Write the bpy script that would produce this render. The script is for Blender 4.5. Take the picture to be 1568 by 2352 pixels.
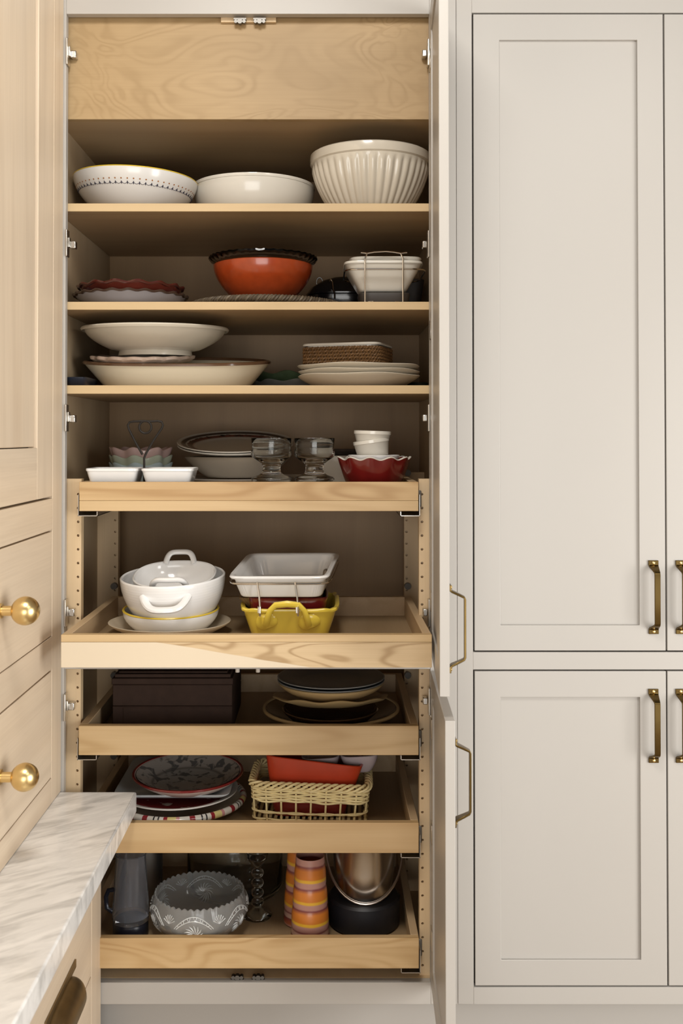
import bpy, bmesh, math, random
from mathutils import Vector, Matrix

for _o in list(bpy.data.objects):
    bpy.data.objects.remove(_o, do_unlink=True)
scene = bpy.context.scene
COL = scene.collection
random.seed(7)

# ------------------------------------------------------------------ camera
F, VX, CY = 2350.0, 745.0, 969.4          # focal length / principal point for a 1568 x 2352 frame
TH = math.atan(33.6 / F)                  # camera tips up by 0.8 degrees
CAM = Vector((0.0, -2.35, 1.42))
cam_d = bpy.data.cameras.new('camera')
cam = bpy.data.objects.new('camera', cam_d)
COL.objects.link(cam)
cam.location = CAM
cam.rotation_euler = (math.pi / 2 + TH, 0, 0)
cam_d.sensor_fit = 'VERTICAL'
cam_d.sensor_height = 36.0
cam_d.sensor_width = 24.0
cam_d.lens = F / 2352.0 * 36.0
cam_d.shift_x = (784.0 - VX) / 2352.0
cam_d.shift_y = -(1176.0 - CY) / 2352.0
cam_d.clip_start = 0.05
cam_d.dof.use_dof = True
cam_d.dof.focus_distance = 2.42
cam_d.dof.aperture_fstop = 5.0
scene.camera = cam

# ------------------------------------------------------------------ world, lights, exposure
world = bpy.data.worlds.new('room_air')
scene.world = world
world.use_nodes = True
_bg = world.node_tree.nodes['Background']
_bg.inputs[0].default_value = (1.0, 0.98, 0.95, 1)
_bg.inputs[1].default_value = 0.16


def area(name, loc, target, sx, sy, watts, col=(1, 1, 1)):
    d = bpy.data.lights.new(name, 'AREA')
    d.shape = 'RECTANGLE'
    d.size, d.size_y = sx, sy
    d.energy = watts
    d.color = col
    o = bpy.data.objects.new(name, d)
    COL.objects.link(o)
    o.location = loc
    o.rotation_euler = (Vector(target) - Vector(loc)).to_track_quat('-Z', 'Y').to_euler()
    return o


area('ceiling_light', (1.35, -2.3, 2.95), (0.1, 0.0, 0.7), 0.5, 0.5, 10, (1.0, 0.955, 0.89))
area('ceiling_light', (-0.15, -1.6, 2.95), (-0.5, -0.6, 0.6), 0.5, 0.5, 27, (1.0, 0.955, 0.89))
area('window_light', (2.75, -2.3, 0.98), (0.0, -0.35, 0.65), 1.9, 2.0, 106, (1.0, 0.985, 0.955))
area('window_light', (-0.1, -4.8, 0.95), (0.0, 0.0, 0.5), 2.4, 1.9, 68, (1.0, 0.985, 0.955))

scene.view_settings.view_transform = 'Standard'
scene.view_settings.look = 'None'
scene.view_settings.gamma = 1.0
scene.view_settings.use_curve_mapping = False
scene.view_settings.exposure = 0.0

# ------------------------------------------------------------------ measuring helpers


def at(px, py, Y):
    """world point at depth Y that the photograph shows at (px, py)"""
    a, b = (px - VX) / F, (CY - py) / F
    d = Vector((a, math.cos(TH) - b * math.sin(TH), math.sin(TH) + b * math.cos(TH)))
    return CAM + d * ((Y + 2.35) / d.y)


def zp(py, Y):
    return at(VX, py, Y).z


def xp(px, Y, z):
    dep = (Y + 2.35) * math.cos(TH) + (z - CAM.z) * math.sin(TH)
    return (px - VX) / F * dep


def k(Y):
    return (2.35 + Y) / F


# ------------------------------------------------------------------ materials
MATS = {}


class NT:
    def __init__(s, name):
        s.m = bpy.data.materials.new(name)
        s.m.use_nodes = True
        s.t = s.m.node_tree
        s.b = s.t.nodes['Principled BSDF']

    def n(s, kind, **kw):
        nd = s.t.nodes.new(kind)
        for a, v in kw.items():
            setattr(nd, a, v)
        return nd

    def l(s, a, b):
        s.t.links.new(a, b)

    def val(s, sock, v):
        if isinstance(v, (int, float)):
            sock.default_value = v
        elif isinstance(v, tuple):
            sock.default_value = v if len(v) != 3 or sock.type == 'VECTOR' else v + (1,)
        else:
            s.l(v, sock)

    def math(s, op, a, b=None, c=None, clamp=False):
        nd = s.n('ShaderNodeMath', operation=op)
        nd.use_clamp = clamp
        s.val(nd.inputs[0], a)
        if b is not None:
            s.val(nd.inputs[1], b)
        if c is not None:
            s.val(nd.inputs[2], c)
        return nd.outputs[0]

    def mix(s, f, a, b, blend='MIX'):
        nd = s.n('ShaderNodeMix', data_type='RGBA', blend_type=blend)
        s.val(nd.inputs[0], f)
        s.val(nd.inputs[6], a)
        s.val(nd.inputs[7], b)
        return nd.outputs[2]

    def coord(s, loc=(0, 0, 0), scale=(1, 1, 1), rot=(0, 0, 0)):
        tc = s.n('ShaderNodeTexCoord')
        mp = s.n('ShaderNodeMapping')
        mp.inputs[1].default_value = loc
        mp.inputs[2].default_value = rot
        mp.inputs[3].default_value = scale
        s.l(tc.outputs['Object'], mp.inputs[0])
        return mp.outputs[0]

    def noise(s, vec, scale, detail=2.0, rough=0.5, dist=0.0):
        nd = s.n('ShaderNodeTexNoise')
        s.l(vec, nd.inputs['Vector'])
        nd.inputs['Scale'].default_value = scale
        nd.inputs['Detail'].default_value = detail
        nd.inputs['Roughness'].default_value = rough
        nd.inputs['Distortion'].default_value = dist
        return nd.outputs['Fac']

    def ramp(s, fac, stops, interp='LINEAR'):
        nd = s.n('ShaderNodeValToRGB')
        cr = nd.color_ramp
        cr.interpolation = interp
        while len(cr.elements) < len(stops):
            cr.elements.new(0.5)
        for e, (p, c) in zip(cr.elements, stops):
            e.position = p
            e.color = c + (1,) if len(c) == 3 else c
        s.val(nd.inputs[0], fac)
        return nd.outputs[0]

    def bump(s, h, strength=0.3, dist=0.002):
        nd = s.n('ShaderNodeBump')
        nd.inputs['Strength'].default_value = strength
        nd.inputs['Distance'].default_value = dist
        s.l(h, nd.inputs['Height'])
        s.l(nd.outputs[0], s.b.inputs['Normal'])

    def set(s, col=None, rough=None, metal=None, coat=None, trans=None, ior=None, spec=None):
        I = s.b.inputs
        if col is not None:
            s.val(I['Base Color'], col)
        if rough is not None:
            s.val(I['Roughness'], rough)
        if metal is not None:
            s.val(I['Metallic'], metal)
        if coat is not None:
            I['Coat Weight'].default_value = coat
            I['Coat Roughness'].default_value = 0.08
        if trans is not None:
            I['Transmission Weight'].default_value = trans
        if ior is not None:
            I['IOR'].default_value = ior
        if spec is not None:
            I['Specular IOR Level'].default_value = spec
        return s.m


def srgb(r, g, b):
    f = lambda c: (c / 255 / 12.92) if c / 255 <= 0.04045 else ((c / 255 + 0.055) / 1.055) ** 2.4
    return (f(r), f(g), f(b))


def plain(name, col, rough=0.5, metal=0.0, var=0.06, vscale=9.0, coat=0.0, bump=0.0, bscale=120.0, spec=None):
    """one colour with a faint mottling and optional fine relief"""
    if name in MATS:
        return MATS[name]
    t = NT(name)
    v = t.coord()
    nz = t.noise(v, vscale, 3.0)
    lo = tuple(c * (1 - var) for c in col)
    hi = tuple(min(1.0, c * (1 + var)) for c in col)
    t.set(t.mix(nz, lo, hi), rough, metal, coat, spec=spec)
    if bump:
        t.bump(t.noise(v, bscale, 2.0), bump, 0.001)
    MATS[name] = t.m
    return t.m


def wood(name, light, dark, axis='X', seed=0.0, rings=9.0, across=7.0, along=0.9, amount=0.55, rough=0.5,
         fibre=0.10, blotch=None, sap=None, dist=0.3, sharp=2.0, mask=True):
    if name in MATS:
        return MATS[name]
    t = NT(name)
    sc = {'X': (along, across, across), 'Y': (across, along, across), 'Z': (across, across, along)}[axis]
    fs = {'X': (5, 260, 260), 'Y': (260, 5, 260), 'Z': (260, 260, 5)}[axis]
    v = t.coord((seed, seed * 1.7, seed * 0.6), sc)
    a = t.noise(v, 1.0, 2.0, 0.45, dist)
    w = t.math('SINE', t.math('MULTIPLY', a, rings * 6.283))
    w = t.math('POWER', t.math('MULTIPLY_ADD', w, 0.5, 0.5), sharp)
    b = t.noise(t.coord((seed * 3, seed, seed), sc), 2.3, 2.0)
    w = t.math('MULTIPLY', w, t.math('MULTIPLY', t.math('MULTIPLY_ADD', b, 2.2, -0.4, clamp=True), amount) if mask else amount)
    col = t.mix(w, light, dark)
    fb = t.noise(t.coord((seed, 0, 0), fs), 1.0, 2.0)
    col = t.mix(t.math('MULTIPLY', t.math('MULTIPLY_ADD', fb, 2.0, -0.6, clamp=True), fibre * 2), col, dark)
    if blotch:
        bl = t.noise(t.coord((seed * 2, 3, 1), tuple(c * 0.5 for c in sc)), 1.6, 3.0)
        col = t.mix(t.math('MULTIPLY', t.math('MULTIPLY_ADD', bl, 3.2, -1.3, clamp=True), blotch[1]), col, blotch[0])
    if sap:
        # pale sapwood beyond a slanting wavy line: (colour, a, b, c)
        tc = t.n('ShaderNodeTexCoord')
        sx = t.n('ShaderNodeSeparateXYZ')
        t.l(tc.outputs['Object'], sx.inputs[0])
        q = t.math('ADD', t.math('MULTIPLY', sx.outputs[0], sap[1]), t.math('MULTIPLY', sx.outputs[2], sap[2]))
        q = t.math('ADD', q, t.math('MULTIPLY', t.noise(t.coord((seed, 0, 0), (9, 9, 40)), 1.0, 3.0), 0.03))
        q = t.math('MULTIPLY_ADD', q, 90.0, sap[3] * 90.0, clamp=True)
        col = t.mix(q, col, sap[0])
    t.set(col, rough)
    t.bump(fb, 0.12, 0.0006)
    MATS[name] = t.m
    return t.m


def glass(name, tint=(1, 1, 1), rough=0.0, ior=1.30):
    if name in MATS:
        return MATS[name]
    t = NT(name)
    nz = t.noise(t.coord(), 30, 2.0)
    t.set(t.mix(nz, tuple(c * 0.985 for c in tint), tint), rough, 0.0, trans=1.0, ior=ior)
    MATS[name] = t.m
    return t.m


def radial(name, stops, rmax, rough=0.25, speck=None, coat=0.3):
    """colour rings by distance from the plate's centre, with optional dark painted specks"""
    if name in MATS:
        return MATS[name]
    t = NT(name)
    tc = t.n('ShaderNodeTexCoord')
    sx = t.n('ShaderNodeSeparateXYZ')
    t.l(tc.outputs['Object'], sx.inputs[0])
    r = t.math('SQRT', t.math('ADD', t.math('MULTIPLY', sx.outputs[0], sx.outputs[0]),
                              t.math('MULTIPLY', sx.outputs[1], sx.outputs[1])))
    col = t.ramp(t.math('DIVIDE', r, rmax), stops)
    if speck:
        nz = t.noise(t.coord((1, 2, 3)), speck[1], 2.0, 0.5, 0.6)
        f = t.math('MULTIPLY_ADD', nz, 14.0, -14.0 * speck[2], clamp=True)
        lo = t.math('GREATER_THAN', t.math('DIVIDE', r, rmax), speck[3])
        hi = t.math('LESS_THAN', t.math('DIVIDE', r, rmax), speck[4])
        col = t.mix(t.math('MULTIPLY', t.math('MULTIPLY', f, lo), hi), col, speck[0])
    t.set(col, rough, 0.0, coat)
    MATS[name] = t.m
    return t.m


def zbands(name, stops, zmax, rough=0.35, coat=0.2):
    if name in MATS:
        return MATS[name]
    t = NT(name)
    tc = t.n('ShaderNodeTexCoord')
    sx = t.n('ShaderNodeSeparateXYZ')
    t.l(tc.outputs['Object'], sx.inputs[0])
    wob = t.math('MULTIPLY', t.math('MULTIPLY_ADD', t.noise(t.coord(), 16, 2.0), 1.0, -0.5), 0.006)
    z = t.math('DIVIDE', t.math('ADD', sx.outputs[2], wob), zmax)
    col = t.ramp(z, stops)
    mot = t.noise(t.coord(), 40, 3.0)
    col = t.mix(t.math('MULTIPLY', mot, 0.25), col, (0.45, 0.12, 0.05))
    t.set(col, rough, 0.0, coat)
    MATS[name] = t.m
    return t.m


def angbands(name, n, stops, rough=0.2):
    """colour segments that run round a ring"""
    if name in MATS:
        return MATS[name]
    t = NT(name)
    tc = t.n('ShaderNodeTexCoord')
    sx = t.n('ShaderNodeSeparateXYZ')
    t.l(tc.outputs['Object'], sx.inputs[0])
    a = t.math('ARCTAN2', sx.outputs[1], sx.outputs[0])
    a = t.math('FRACT', t.math('MULTIPLY', a, n / 6.28318))
    t.set(t.ramp(a, stops, 'CONSTANT'), rough, 0.0, 0.4)
    MATS[name] = t.m
    return t.m


PAINT = plain('cabinet_paint', (0.445, 0.418, 0.383), 0.38, var=0.015, vscale=3, bump=0.03, bscale=200)
MAPLE_L, MAPLE_D = (0.60, 0.42, 0.22), (0.42, 0.245, 0.095)
M_EDGE = wood('maple_edge', (0.58, 0.425, 0.235), (0.46, 0.315, 0.155), 'X', 1.3, 6, amount=0.3)
M_PLYX = wood('maple_ply', (0.42, 0.295, 0.165), (0.31, 0.20, 0.10), 'X', 2.1, 5, 5, 0.6, 0.4, blotch=((0.28, 0.18, 0.085), 0.35))
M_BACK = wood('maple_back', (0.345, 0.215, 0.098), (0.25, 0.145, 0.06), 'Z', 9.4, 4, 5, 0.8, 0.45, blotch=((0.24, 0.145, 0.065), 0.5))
M_PLYZ = wood('maple_ply_upright', (0.45, 0.34, 0.215), (0.32, 0.225, 0.125), 'Z', 4.1, 5, 5, 0.6, 0.4)
M_SPAC = wood('maple_spacer', (0.70, 0.53, 0.33), (0.55, 0.38, 0.20), 'Z', 5.7, 4, 8, 0.5, 0.35)
M_VAL = wood('maple_figured', (0.43, 0.295, 0.145), (0.27, 0.165, 0.062), 'X', 8.45, 11, 6.5, 3.2, 0.42, dist=1.6,
             blotch=((0.31, 0.20, 0.085), 0.5), sharp=2.0)
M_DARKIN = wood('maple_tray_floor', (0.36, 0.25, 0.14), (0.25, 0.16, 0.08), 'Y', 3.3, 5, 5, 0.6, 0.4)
OAK = wood('limed_oak', (0.74, 0.60, 0.44), (0.56, 0.43, 0.30), 'Z', 11.2, 6, 6, 0.35, 0.5, fibre=0.2,
           blotch=((0.60, 0.52, 0.42), 0.45))
OAKY = wood('limed_oak_drawer', (0.74, 0.60, 0.44), (0.56, 0.43, 0.30), 'Y', 14.9, 5, 6, 0.5, 0.5, fibre=0.2,
            blotch=((0.60, 0.52, 0.42), 0.4))
BRASS = plain('brushed_brass', (0.78, 0.58, 0.27), 0.30, 1.0, 0.05, 30)
ABRASS = plain('aged_brass', (0.135, 0.088, 0.030), 0.28, 1.0, 0.30, 22)
BRONZE = plain('dark_bronze', (0.30, 0.225, 0.12), 0.42, 1.0, 0.25, 40)
STEEL = plain('steel', (0.62, 0.61, 0.59), 0.25, 1.0, 0.05, 60)
CHROME = plain('chrome', (0.74, 0.71, 0.66), 0.12, 1.0, 0.03)
NICKEL = plain('nickel', (0.60, 0.57, 0.52), 0.28, 1.0, 0.05)
BLACKM = plain('black_wire', (0.020, 0.016, 0.013), 0.5, 0.0, 0.2, spec=0.25)
BLACKP = plain('black_plastic', (0.012, 0.012, 0.015), 0.45)
WHITE = plain('white_glaze', (0.83, 0.825, 0.815), 0.14, 0, 0.02, coat=0.4)
WHITE2 = plain('warm_white_glaze', (0.70, 0.67, 0.60), 0.18, 0, 0.03, coat=0.3)
CREAM = plain('cream_glaze', (0.71, 0.64, 0.49), 0.28, 0, 0.04, coat=0.2)
IVORY = plain('ivory_stoneware', (0.56, 0.51, 0.42), 0.3, 0, 0.08, 14, coat=0.2)
SHADOWGAP = plain('painted_gap_shade', (0.012, 0.010, 0.009), 0.9)  # near-black carcass colour, paints in the shade behind door and drawer gaps


def marble():
    t = NT('white_marble')

    def streak(loc, sc):
        a = t.coord((0, 0, 0), (1, 1, 1), (0, 0, -0.62))
        mp = t.n('ShaderNodeMapping')
        mp.inputs[1].default_value = loc
        mp.inputs[3].default_value = sc
        t.l(a, mp.inputs[0])
        return mp.outputs[0]
    a = t.noise(streak((0.3, 0, 0), (4, 15, 9)), 1.5, 5.0, 0.6, 0.8)
    vein = t.math('ABSOLUTE', t.math('SUBTRACT', a, 0.5))
    vein = t.math('SUBTRACT', 1.0, t.math('MULTIPLY', vein, 8.0), clamp=True)
    c = t.noise(streak((4, 1, 0), (5, 22, 10)), 1.5, 4.0, 0.55, 0.4)
    f = t.math('ADD', t.math('MULTIPLY', vein, 0.22), t.math('MULTIPLY_ADD', c, 3.0, -1.38, clamp=True), clamp=True)
    t.set(t.mix(f, (0.88, 0.86, 0.83), (0.46, 0.445, 0.425)), 0.22)
    return t.m


MARBLE = marble()

# ------------------------------------------------------------------ mesh builder


class MB:
    def __init__(s):
        s.v, s.f = [], []

    def box(s, x0, x1, y0, y1, z0, z1):
        b = len(s.v)
        s.v += [Vector(p) for p in ((x0, y0, z0), (x1, y0, z0), (x1, y1, z0), (x0, y1, z0),
                                    (x0, y0, z1), (x1, y0, z1), (x1, y1, z1), (x0, y1, z1))]
        s.f += [tuple(b + i for i in q) for q in ((0, 3, 2, 1), (4, 5, 6, 7), (0, 1, 5, 4), (1, 2, 6, 5), (2, 3, 7, 6), (3, 0, 4, 7))]
        return s

    def loft(s, prof, ax=1.0, ay=1.0, n=2.0, seg=64, wave=None, loc=(0, 0, 0)):
        L = Vector(loc)
        e = 2.0 / n
        rings = []
        for (r, z) in prof:
            if r <= 1e-6:
                rings.append([len(s.v)])
                s.v.append(L + Vector((0, 0, z)))
                continue
            ids = []
            for i in range(seg):
                th = 2 * math.pi * (i + 0.5) / seg
                c, q = math.cos(th), math.sin(th)
                x = math.copysign(abs(c) ** e, c)
                y = math.copysign(abs(q) ** e, q)
                m, dz = wave(th, r, z) if wave else (1.0, 0.0)
                ids.append(len(s.v))
                s.v.append(L + Vector((x * r * m * ax, y * r * m * ay, z + dz)))
            rings.append(ids)
        for a, b in zip(rings, rings[1:]):
            if len(a) == 1 and len(b) == 1:
                continue
            for i in range(seg):
                j = (i + 1) % seg
                if len(a) == 1:
                    s.f.append((a[0], b[j], b[i]))
                elif len(b) == 1:
                    s.f.append((a[i], a[j], b[0]))
                else:
                    s.f.append((a[i], a[j], b[j], b[i]))
        if len(rings[0]) > 1:
            s.f.append(tuple(reversed(rings[0])))
        if len(rings[-1]) > 1:
            s.f.append(tuple(rings[-1]))
        return s

    def ring(s, prof, **kw):
        """closed cross-section swept round: first and last profile points join"""
        L = len(s.f)
        s.loft(prof, **kw)
        seg = kw.get('seg', 64)
        s.f = s.f[:-2] if len(s.f) - L > 2 else s.f
        n = len(prof)
        base = len(s.v) - n * seg
        a, b = base + (n - 1) * seg, base
        for i in range(seg):
            j = (i + 1) % seg
            s.f.append((a + i, a + j, b + j, b + i))
        return s

    def tube(s, pts, r, seg=8, closed=False, flat=1.0):
        pts = [Vector(p) for p in pts]
        n = len(pts)
        rs = r if isinstance(r, (list, tuple)) else [r] * n
        prev = None
        rings = []
        for i, p in enumerate(pts):
            if closed:
                t = pts[(i + 1) % n] - pts[(i - 1) % n]
            else:
                t = pts[min(i + 1, n - 1)] - pts[max(i - 1, 0)]
            t.normalize()
            if prev is None:
                u = t.cross(Vector((0, 0, 1)))
                if u.length < 0.1:
                    u = t.cross(Vector((1, 0, 0)))
            else:
                u = prev - t * prev.dot(t)
            u.normalize()
            prev = u
            w = t.cross(u)
            ids = []
            for q in range(seg):
                a = 2 * math.pi * q / seg
                ids.append(len(s.v))
                s.v.append(p + u * (math.cos(a) * rs[i]) + w * (math.sin(a) * rs[i] * flat))
            rings.append(ids)
        m = n if closed else n - 1
        for i in range(m):
            a, b = rings[i], rings[(i + 1) % n]
            for q in range(seg):
                c = (q + 1) % seg
                s.f.append((a[q], a[c], b[c], b[q]))
        if not closed:
            s.f.append(tuple(reversed(rings[0])))
            s.f.append(tuple(rings[-1]))
        return s

    def prism(s, outline, y0, y1):
        """XZ outline pushed through from y0 to y1"""
        b = len(s.v)
        n = len(outline)
        s.v += [Vector((x, y0, z)) for x, z in outline] + [Vector((x, y1, z)) for x, z in outline]
        s.f += [tuple(b + i for i in range(n)), tuple(b + n + i for i in reversed(range(n)))]
        s.f += [(b + i, b + (i + 1) % n, b + n + (i + 1) % n, b + n + i) for i in range(n)]
        return s

    def xf(s, M):
        s.v = [M @ v for v in s.v]
        return s

    def build(s, name, mat, parent=None, world=False, smooth=True, bevel=0.0, angle=38, loc=(0, 0, 0), rot=(0, 0, 0)):
        off = Vector((0, 0, 0))
        if world and parent is not None:
            p = parent
            while p is not None:
                off += p.location
                p = p.parent
        me = bpy.data.meshes.new(name)
        me.from_pydata([tuple(v - off) for v in s.v], [], s.f)
        bm = bmesh.new()
        bm.from_mesh(me)
        bmesh.ops.recalc_face_normals(bm, faces=bm.faces)
        bm.to_mesh(me)
        bm.free()
        me.materials.append(mat)
        if smooth:
            me.shade_smooth()
            me.set_sharp_from_angle(angle=math.radians(angle))
        o = bpy.data.objects.new(name, me)
        COL.objects.link(o)
        o.location = loc
        o.rotation_euler = rot
        if parent is not None:
            o.parent = parent
        if bevel:
            md = o.modifiers.new('soft_edge', 'BEVEL')
            md.width = bevel
            md.segments = 2
            md.limit_method = 'ANGLE'
            md.angle_limit = math.radians(40)
        return o


def tag(o, label=None, cat=None, group=None, kind=None):
    if label:
        o['label'] = label
    if cat:
        o['category'] = cat
    if group:
        o['group'] = group
    if kind:
        o['kind'] = kind
    return o


def thing(name, label, cat, loc=(0, 0, 0), rot=(0, 0, 0), group=None, kind=None):
    o = bpy.data.objects.new(name, None)
    COL.objects.link(o)
    o.empty_display_size = 0.05
    o.location = loc
    o.rotation_euler = rot
    return tag(o, label, cat, group, kind)


def copy_tree(o, loc, label, parent=None):
    c = o.copy()
    COL.objects.link(c)
    c.location = loc
    if label:
        c['label'] = label
    for ch in list(o.children):
        d = ch.copy()
        COL.objects.link(d)
        d.parent = c
        for g in list(ch.children):
            e = g.copy()
            COL.objects.link(e)
            e.parent = d
    return c


def bowl(rb, rr, h, t=0.005, q=1.6, lip=0.0, foot=0.0, fr=None, steps=14, lipdrop=0.004, tz=None):
    """cross-section of a hollow dish, from under the base, up the outside, over the rim, down the inside"""
    tz = t if tz is None else tz
    p = []
    if foot:
        f0 = fr or rb
        p += [(0, foot * 0.5), (f0 * 0.86, foot * 0.5), (f0 * 0.9, 0), (f0, 0), (f0 * 0.97, foot)]
    else:
        p += [(0, 0), (rb * 0.96, 0)]
    for i in range(0 if not foot else 1, steps + 1):
        s = i / steps
        p.append((rb + (rr - rb) * (1 - (1 - s) ** q), foot + (h - foot) * s + (0.0012 if i == 0 else 0)))
    if lip:
        p += [(rr + lip * 0.7, h - lipdrop), (rr + lip, h - lipdrop * 0.3), (rr + lip * 0.8, h + 0.0015), (rr, h + 0.002)]
    else:
        p.append((rr - t * 0.5, h + tz * 0.35))
    for i in range(steps, -1, -1):
        s = i / steps
        p.append((max(0.002, rb + (rr - rb) * (1 - (1 - s) ** q) - t), foot + tz + (h - foot - tz) * s))
    p.append((0, foot + tz))
    return p


def rimring(r, z, w, hgt):
    return [(r - w, z), (r - w * 0.6, z + hgt), (r + w * 0.6, z + hgt), (r + w, z), (r + w * 0.6, z - hgt), (r - w * 0.6, z - hgt)]


def scal(n, amp=0.03, dz=0.0, z0=0.0, z1=1.0, sharp=False, ph=0.0):
    def f(th, r, z):
        s = min(1.0, max(0.0, (z - z0) / (z1 - z0)))
        c = math.cos(n * th + ph)
        if sharp:
            c = 1 - 2 * abs(math.sin(n * th / 2 + ph))
        return 1 + amp * c * s, dz * c * s
    return f

# ================================================================== THE SETTING
ROT0 = Matrix.Identity(4)
floor_m = wood('floor_boards', (0.36, 0.27, 0.18), (0.24, 0.165, 0.10), 'X', 20.5, 5, 5, 0.4, 0.5)
fl = MB().box(-2.6, 2.6, -4.9, 0.72, -0.03, 0.0).build('floor', floor_m)
tag(fl, 'plain wooden kitchen floor in front of the cabinets', kind='structure')
wallm = plain('wall_plaster', (0.62, 0.58, 0.52), 0.8, var=0.02)
wb = MB().box(-2.6, 2.6, 0.70, 0.72, 0.0, 2.78).build('wall_back', wallm)
tag(wb, 'plain wall behind the cabinets', kind='structure')

# heights and depths measured once
XL, XR, YB = -0.625, 0.275, 0.625                  # inside faces of the pantry
OPL, OPR = -0.596, 0.242                           # opening between the stiles
SH_Y = 0.026
ZTOP = 2.56
ZRAIL_T = zp(32, 0.0)
ZBOT = zp(2257, 0.0)
ZTOE = zp(2307, 0.0)
ZMID1, ZMID0 = zp(1499, 0.0), zp(1537, 0.0)
SEAM = xp(1048.5, 0.0, 1.4)

pantry = thing('pantry_cabinet', 'tall painted pantry cabinet standing open, maple inside, shelves above and pull-out trays below',
               'cabinet', (-0.17, 0.0, 0.0))


def pp(name, mb, mat, parent=pantry, **kw):
    return mb.build(name, mat, parent, world=True, **kw)


# carcass
pp('side_panel', MB().box(XL - 0.018, XL, 0.021, YB, ZTOE + 0.002, ZTOP), M_PLYZ)
pp('side_panel', MB().box(XR, XR + 0.018, 0.021, YB, ZTOE + 0.002, ZTOP), M_PLYZ)
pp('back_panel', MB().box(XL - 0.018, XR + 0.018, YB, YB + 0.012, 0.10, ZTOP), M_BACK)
pp('top_panel', MB().box(XL - 0.018, XR + 0.018, 0.021, YB + 0.012, ZTOP, ZTOP + 0.018), M_PLYX)
zv0 = zp(274, 0.03)
pp('header_panel', MB().box(XL, XR, 0.030, 0.048, zv0, ZTOP - 0.002), M_VAL)
pp('upper_ceiling_board', MB().box(XL, XR, 0.049, YB - 0.001, zv0 + 0.001, zv0 + 0.019), M_PLYX)
zdeck = zp(2257, 0.0)
pp('bottom_board', MB().box(XL, XR, 0.021, YB - 0.001, zdeck - 0.018, zdeck), M_SPAC)
pp('toe_kick', MB().box(XL - 0.018, SEAM, 0.078, 0.096, 0.001, ZTOE + 0.01), PAINT)
# face frame, stile and rail each a board
pp('stile', MB().box(XL - 0.018, OPL, 0.0, 0.020, ZTOE, ZTOP), PAINT, bevel=0.0012)
pp('stile', MB().box(OPR, SEAM, 0.0, 0.020, ZTOE, ZTOP), PAINT, bevel=0.0012)
pp('rail', MB().box(OPL, OPR, 0.0, 0.020, ZRAIL_T, ZTOP), PAINT, bevel=0.0008)
pp('rail', MB().box(OPL, OPR, 0.0, 0.020, ZTOE, ZBOT), PAINT, bevel=0.0008)
pp('rail', MB().box(OPL, OPR, 0.001, 0.020, ZMID0, ZMID1), PAINT, bevel=0.0008)

# fixed shelves
SHELF = []
for i, (pt, pb) in enumerate(((467, 485.3), (693, 711.2), (885, 904.2))):
    z1, z0 = zp(pt, SH_Y), zp(pb, SH_Y)
    sh = pp('shelf', MB().box(XL + 0.001, XR - 0.001, SH_Y + 0.004, YB - 0.002, z0, z1 - 0.0004), M_PLYX)
    MB().box(XL + 0.001, XR - 0.001, SH_Y, SH_Y + 0.0038, z0 - 0.0003, z1).build('edge_band', M_EDGE, sh, world=True, bevel=0.0008)
    SHELF.append(z1)
zA, zB, zC = SHELF


# upright spacer boards, bored with a row of peg holes
def bored_board(x0, x1, hx, yf, z0, z1, zs, pitch=0.032, rad=0.0031, th=0.024):
    mb = MB()
    N = 12
    rows = [zs + i * pitch for i in range(int((z1 - zs) / pitch) + 1) if zs + i * pitch < z1 - 0.006]
    rows = [z for z in rows if z > z0 + 0.006]
    half = 0.0055
    edges = []
    zc = z0
    for z in rows:
        edges.append((zc, z - half, None))
        edges.append((z - half, z + half, z))
        zc = z + half
    edges.append((zc, z1, None))
    for (a, b, c) in edges:
        if b - a < 1e-5:
            continue
        if c is None:
            i = len(mb.v)
            mb.v += [Vector(p) for p in ((x0, yf, a), (x1, yf, a), (x1, yf, b), (x0, yf, b))]
            mb.f.append((i, i + 1, i + 2, i + 3))
            continue
        i = len(mb.v)
        outer = [(x0, a), (hx - half, a), (hx + half, a), (x1, a), (x1, b), (hx + half, b), (hx - half, b), (x0, b)]
        mb.v += [Vector((x, yf, z)) for x, z in outer]
        mb.f += [(i, i + 1, i + 6, i + 7), (i + 2, i + 3, i + 4, i + 5)]
        sq = []
        for q in range(N):
            an = 2 * math.pi * (q + 0.5) / N
            cx, cz = math.cos(an), math.sin(an)
            m = max(abs(cx), abs(cz))
            sq.append((hx + half * cx / m, c + half * cz / m))
        j = len(mb.v)
        mb.v += [Vector((x, yf, z)) for x, z in sq]
        mb.v += [Vector((hx + rad * math.cos(2 * math.pi * (q + 0.5) / N), yf, c + rad * math.sin(2 * math.pi * (q + 0.5) / N))) for q in range(N)]
        mb.v += [Vector((v.x, yf + 0.012, v.z)) for v in mb.v[j + N:j + 2 * N]]
        for q in range(N):
            r = (q + 1) % N
            mb.f += [(j + q, j + r, j + N + r, j + N + q), (j + N + q, j + N + r, j + 2 * N + r, j + 2 * N + q)]
        mb.f.append(tuple(j + 2 * N + q for q in range(N)))
    i = len(mb.v)
    mb.v += [Vector(p) for p in ((x0, yf, z0), (x1, yf, z0), (x1, yf, z1), (x0, yf, z1), (x0, yf + th, z0), (x1, yf + th, z0), (x1, yf + th, z1), (x0, yf + th, z1))]
    mb.f += [tuple(i + q for q in f) for f in ((4, 7, 6, 5), (0, 4, 5, 1), (1, 5, 6, 2), (2, 6, 7, 3), (3, 7, 4, 0))]
    me = bpy.data.meshes.new('spacer_board')
    off = pantry.location
    me.from_pydata([tuple(v - off) for v in mb.v], [], mb.f)
    me.materials.append(M_SPAC)
    o = bpy.data.objects.new('spacer_board', me)
    COL.objects.link(o)
    o.parent = pantry
    return o


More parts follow.
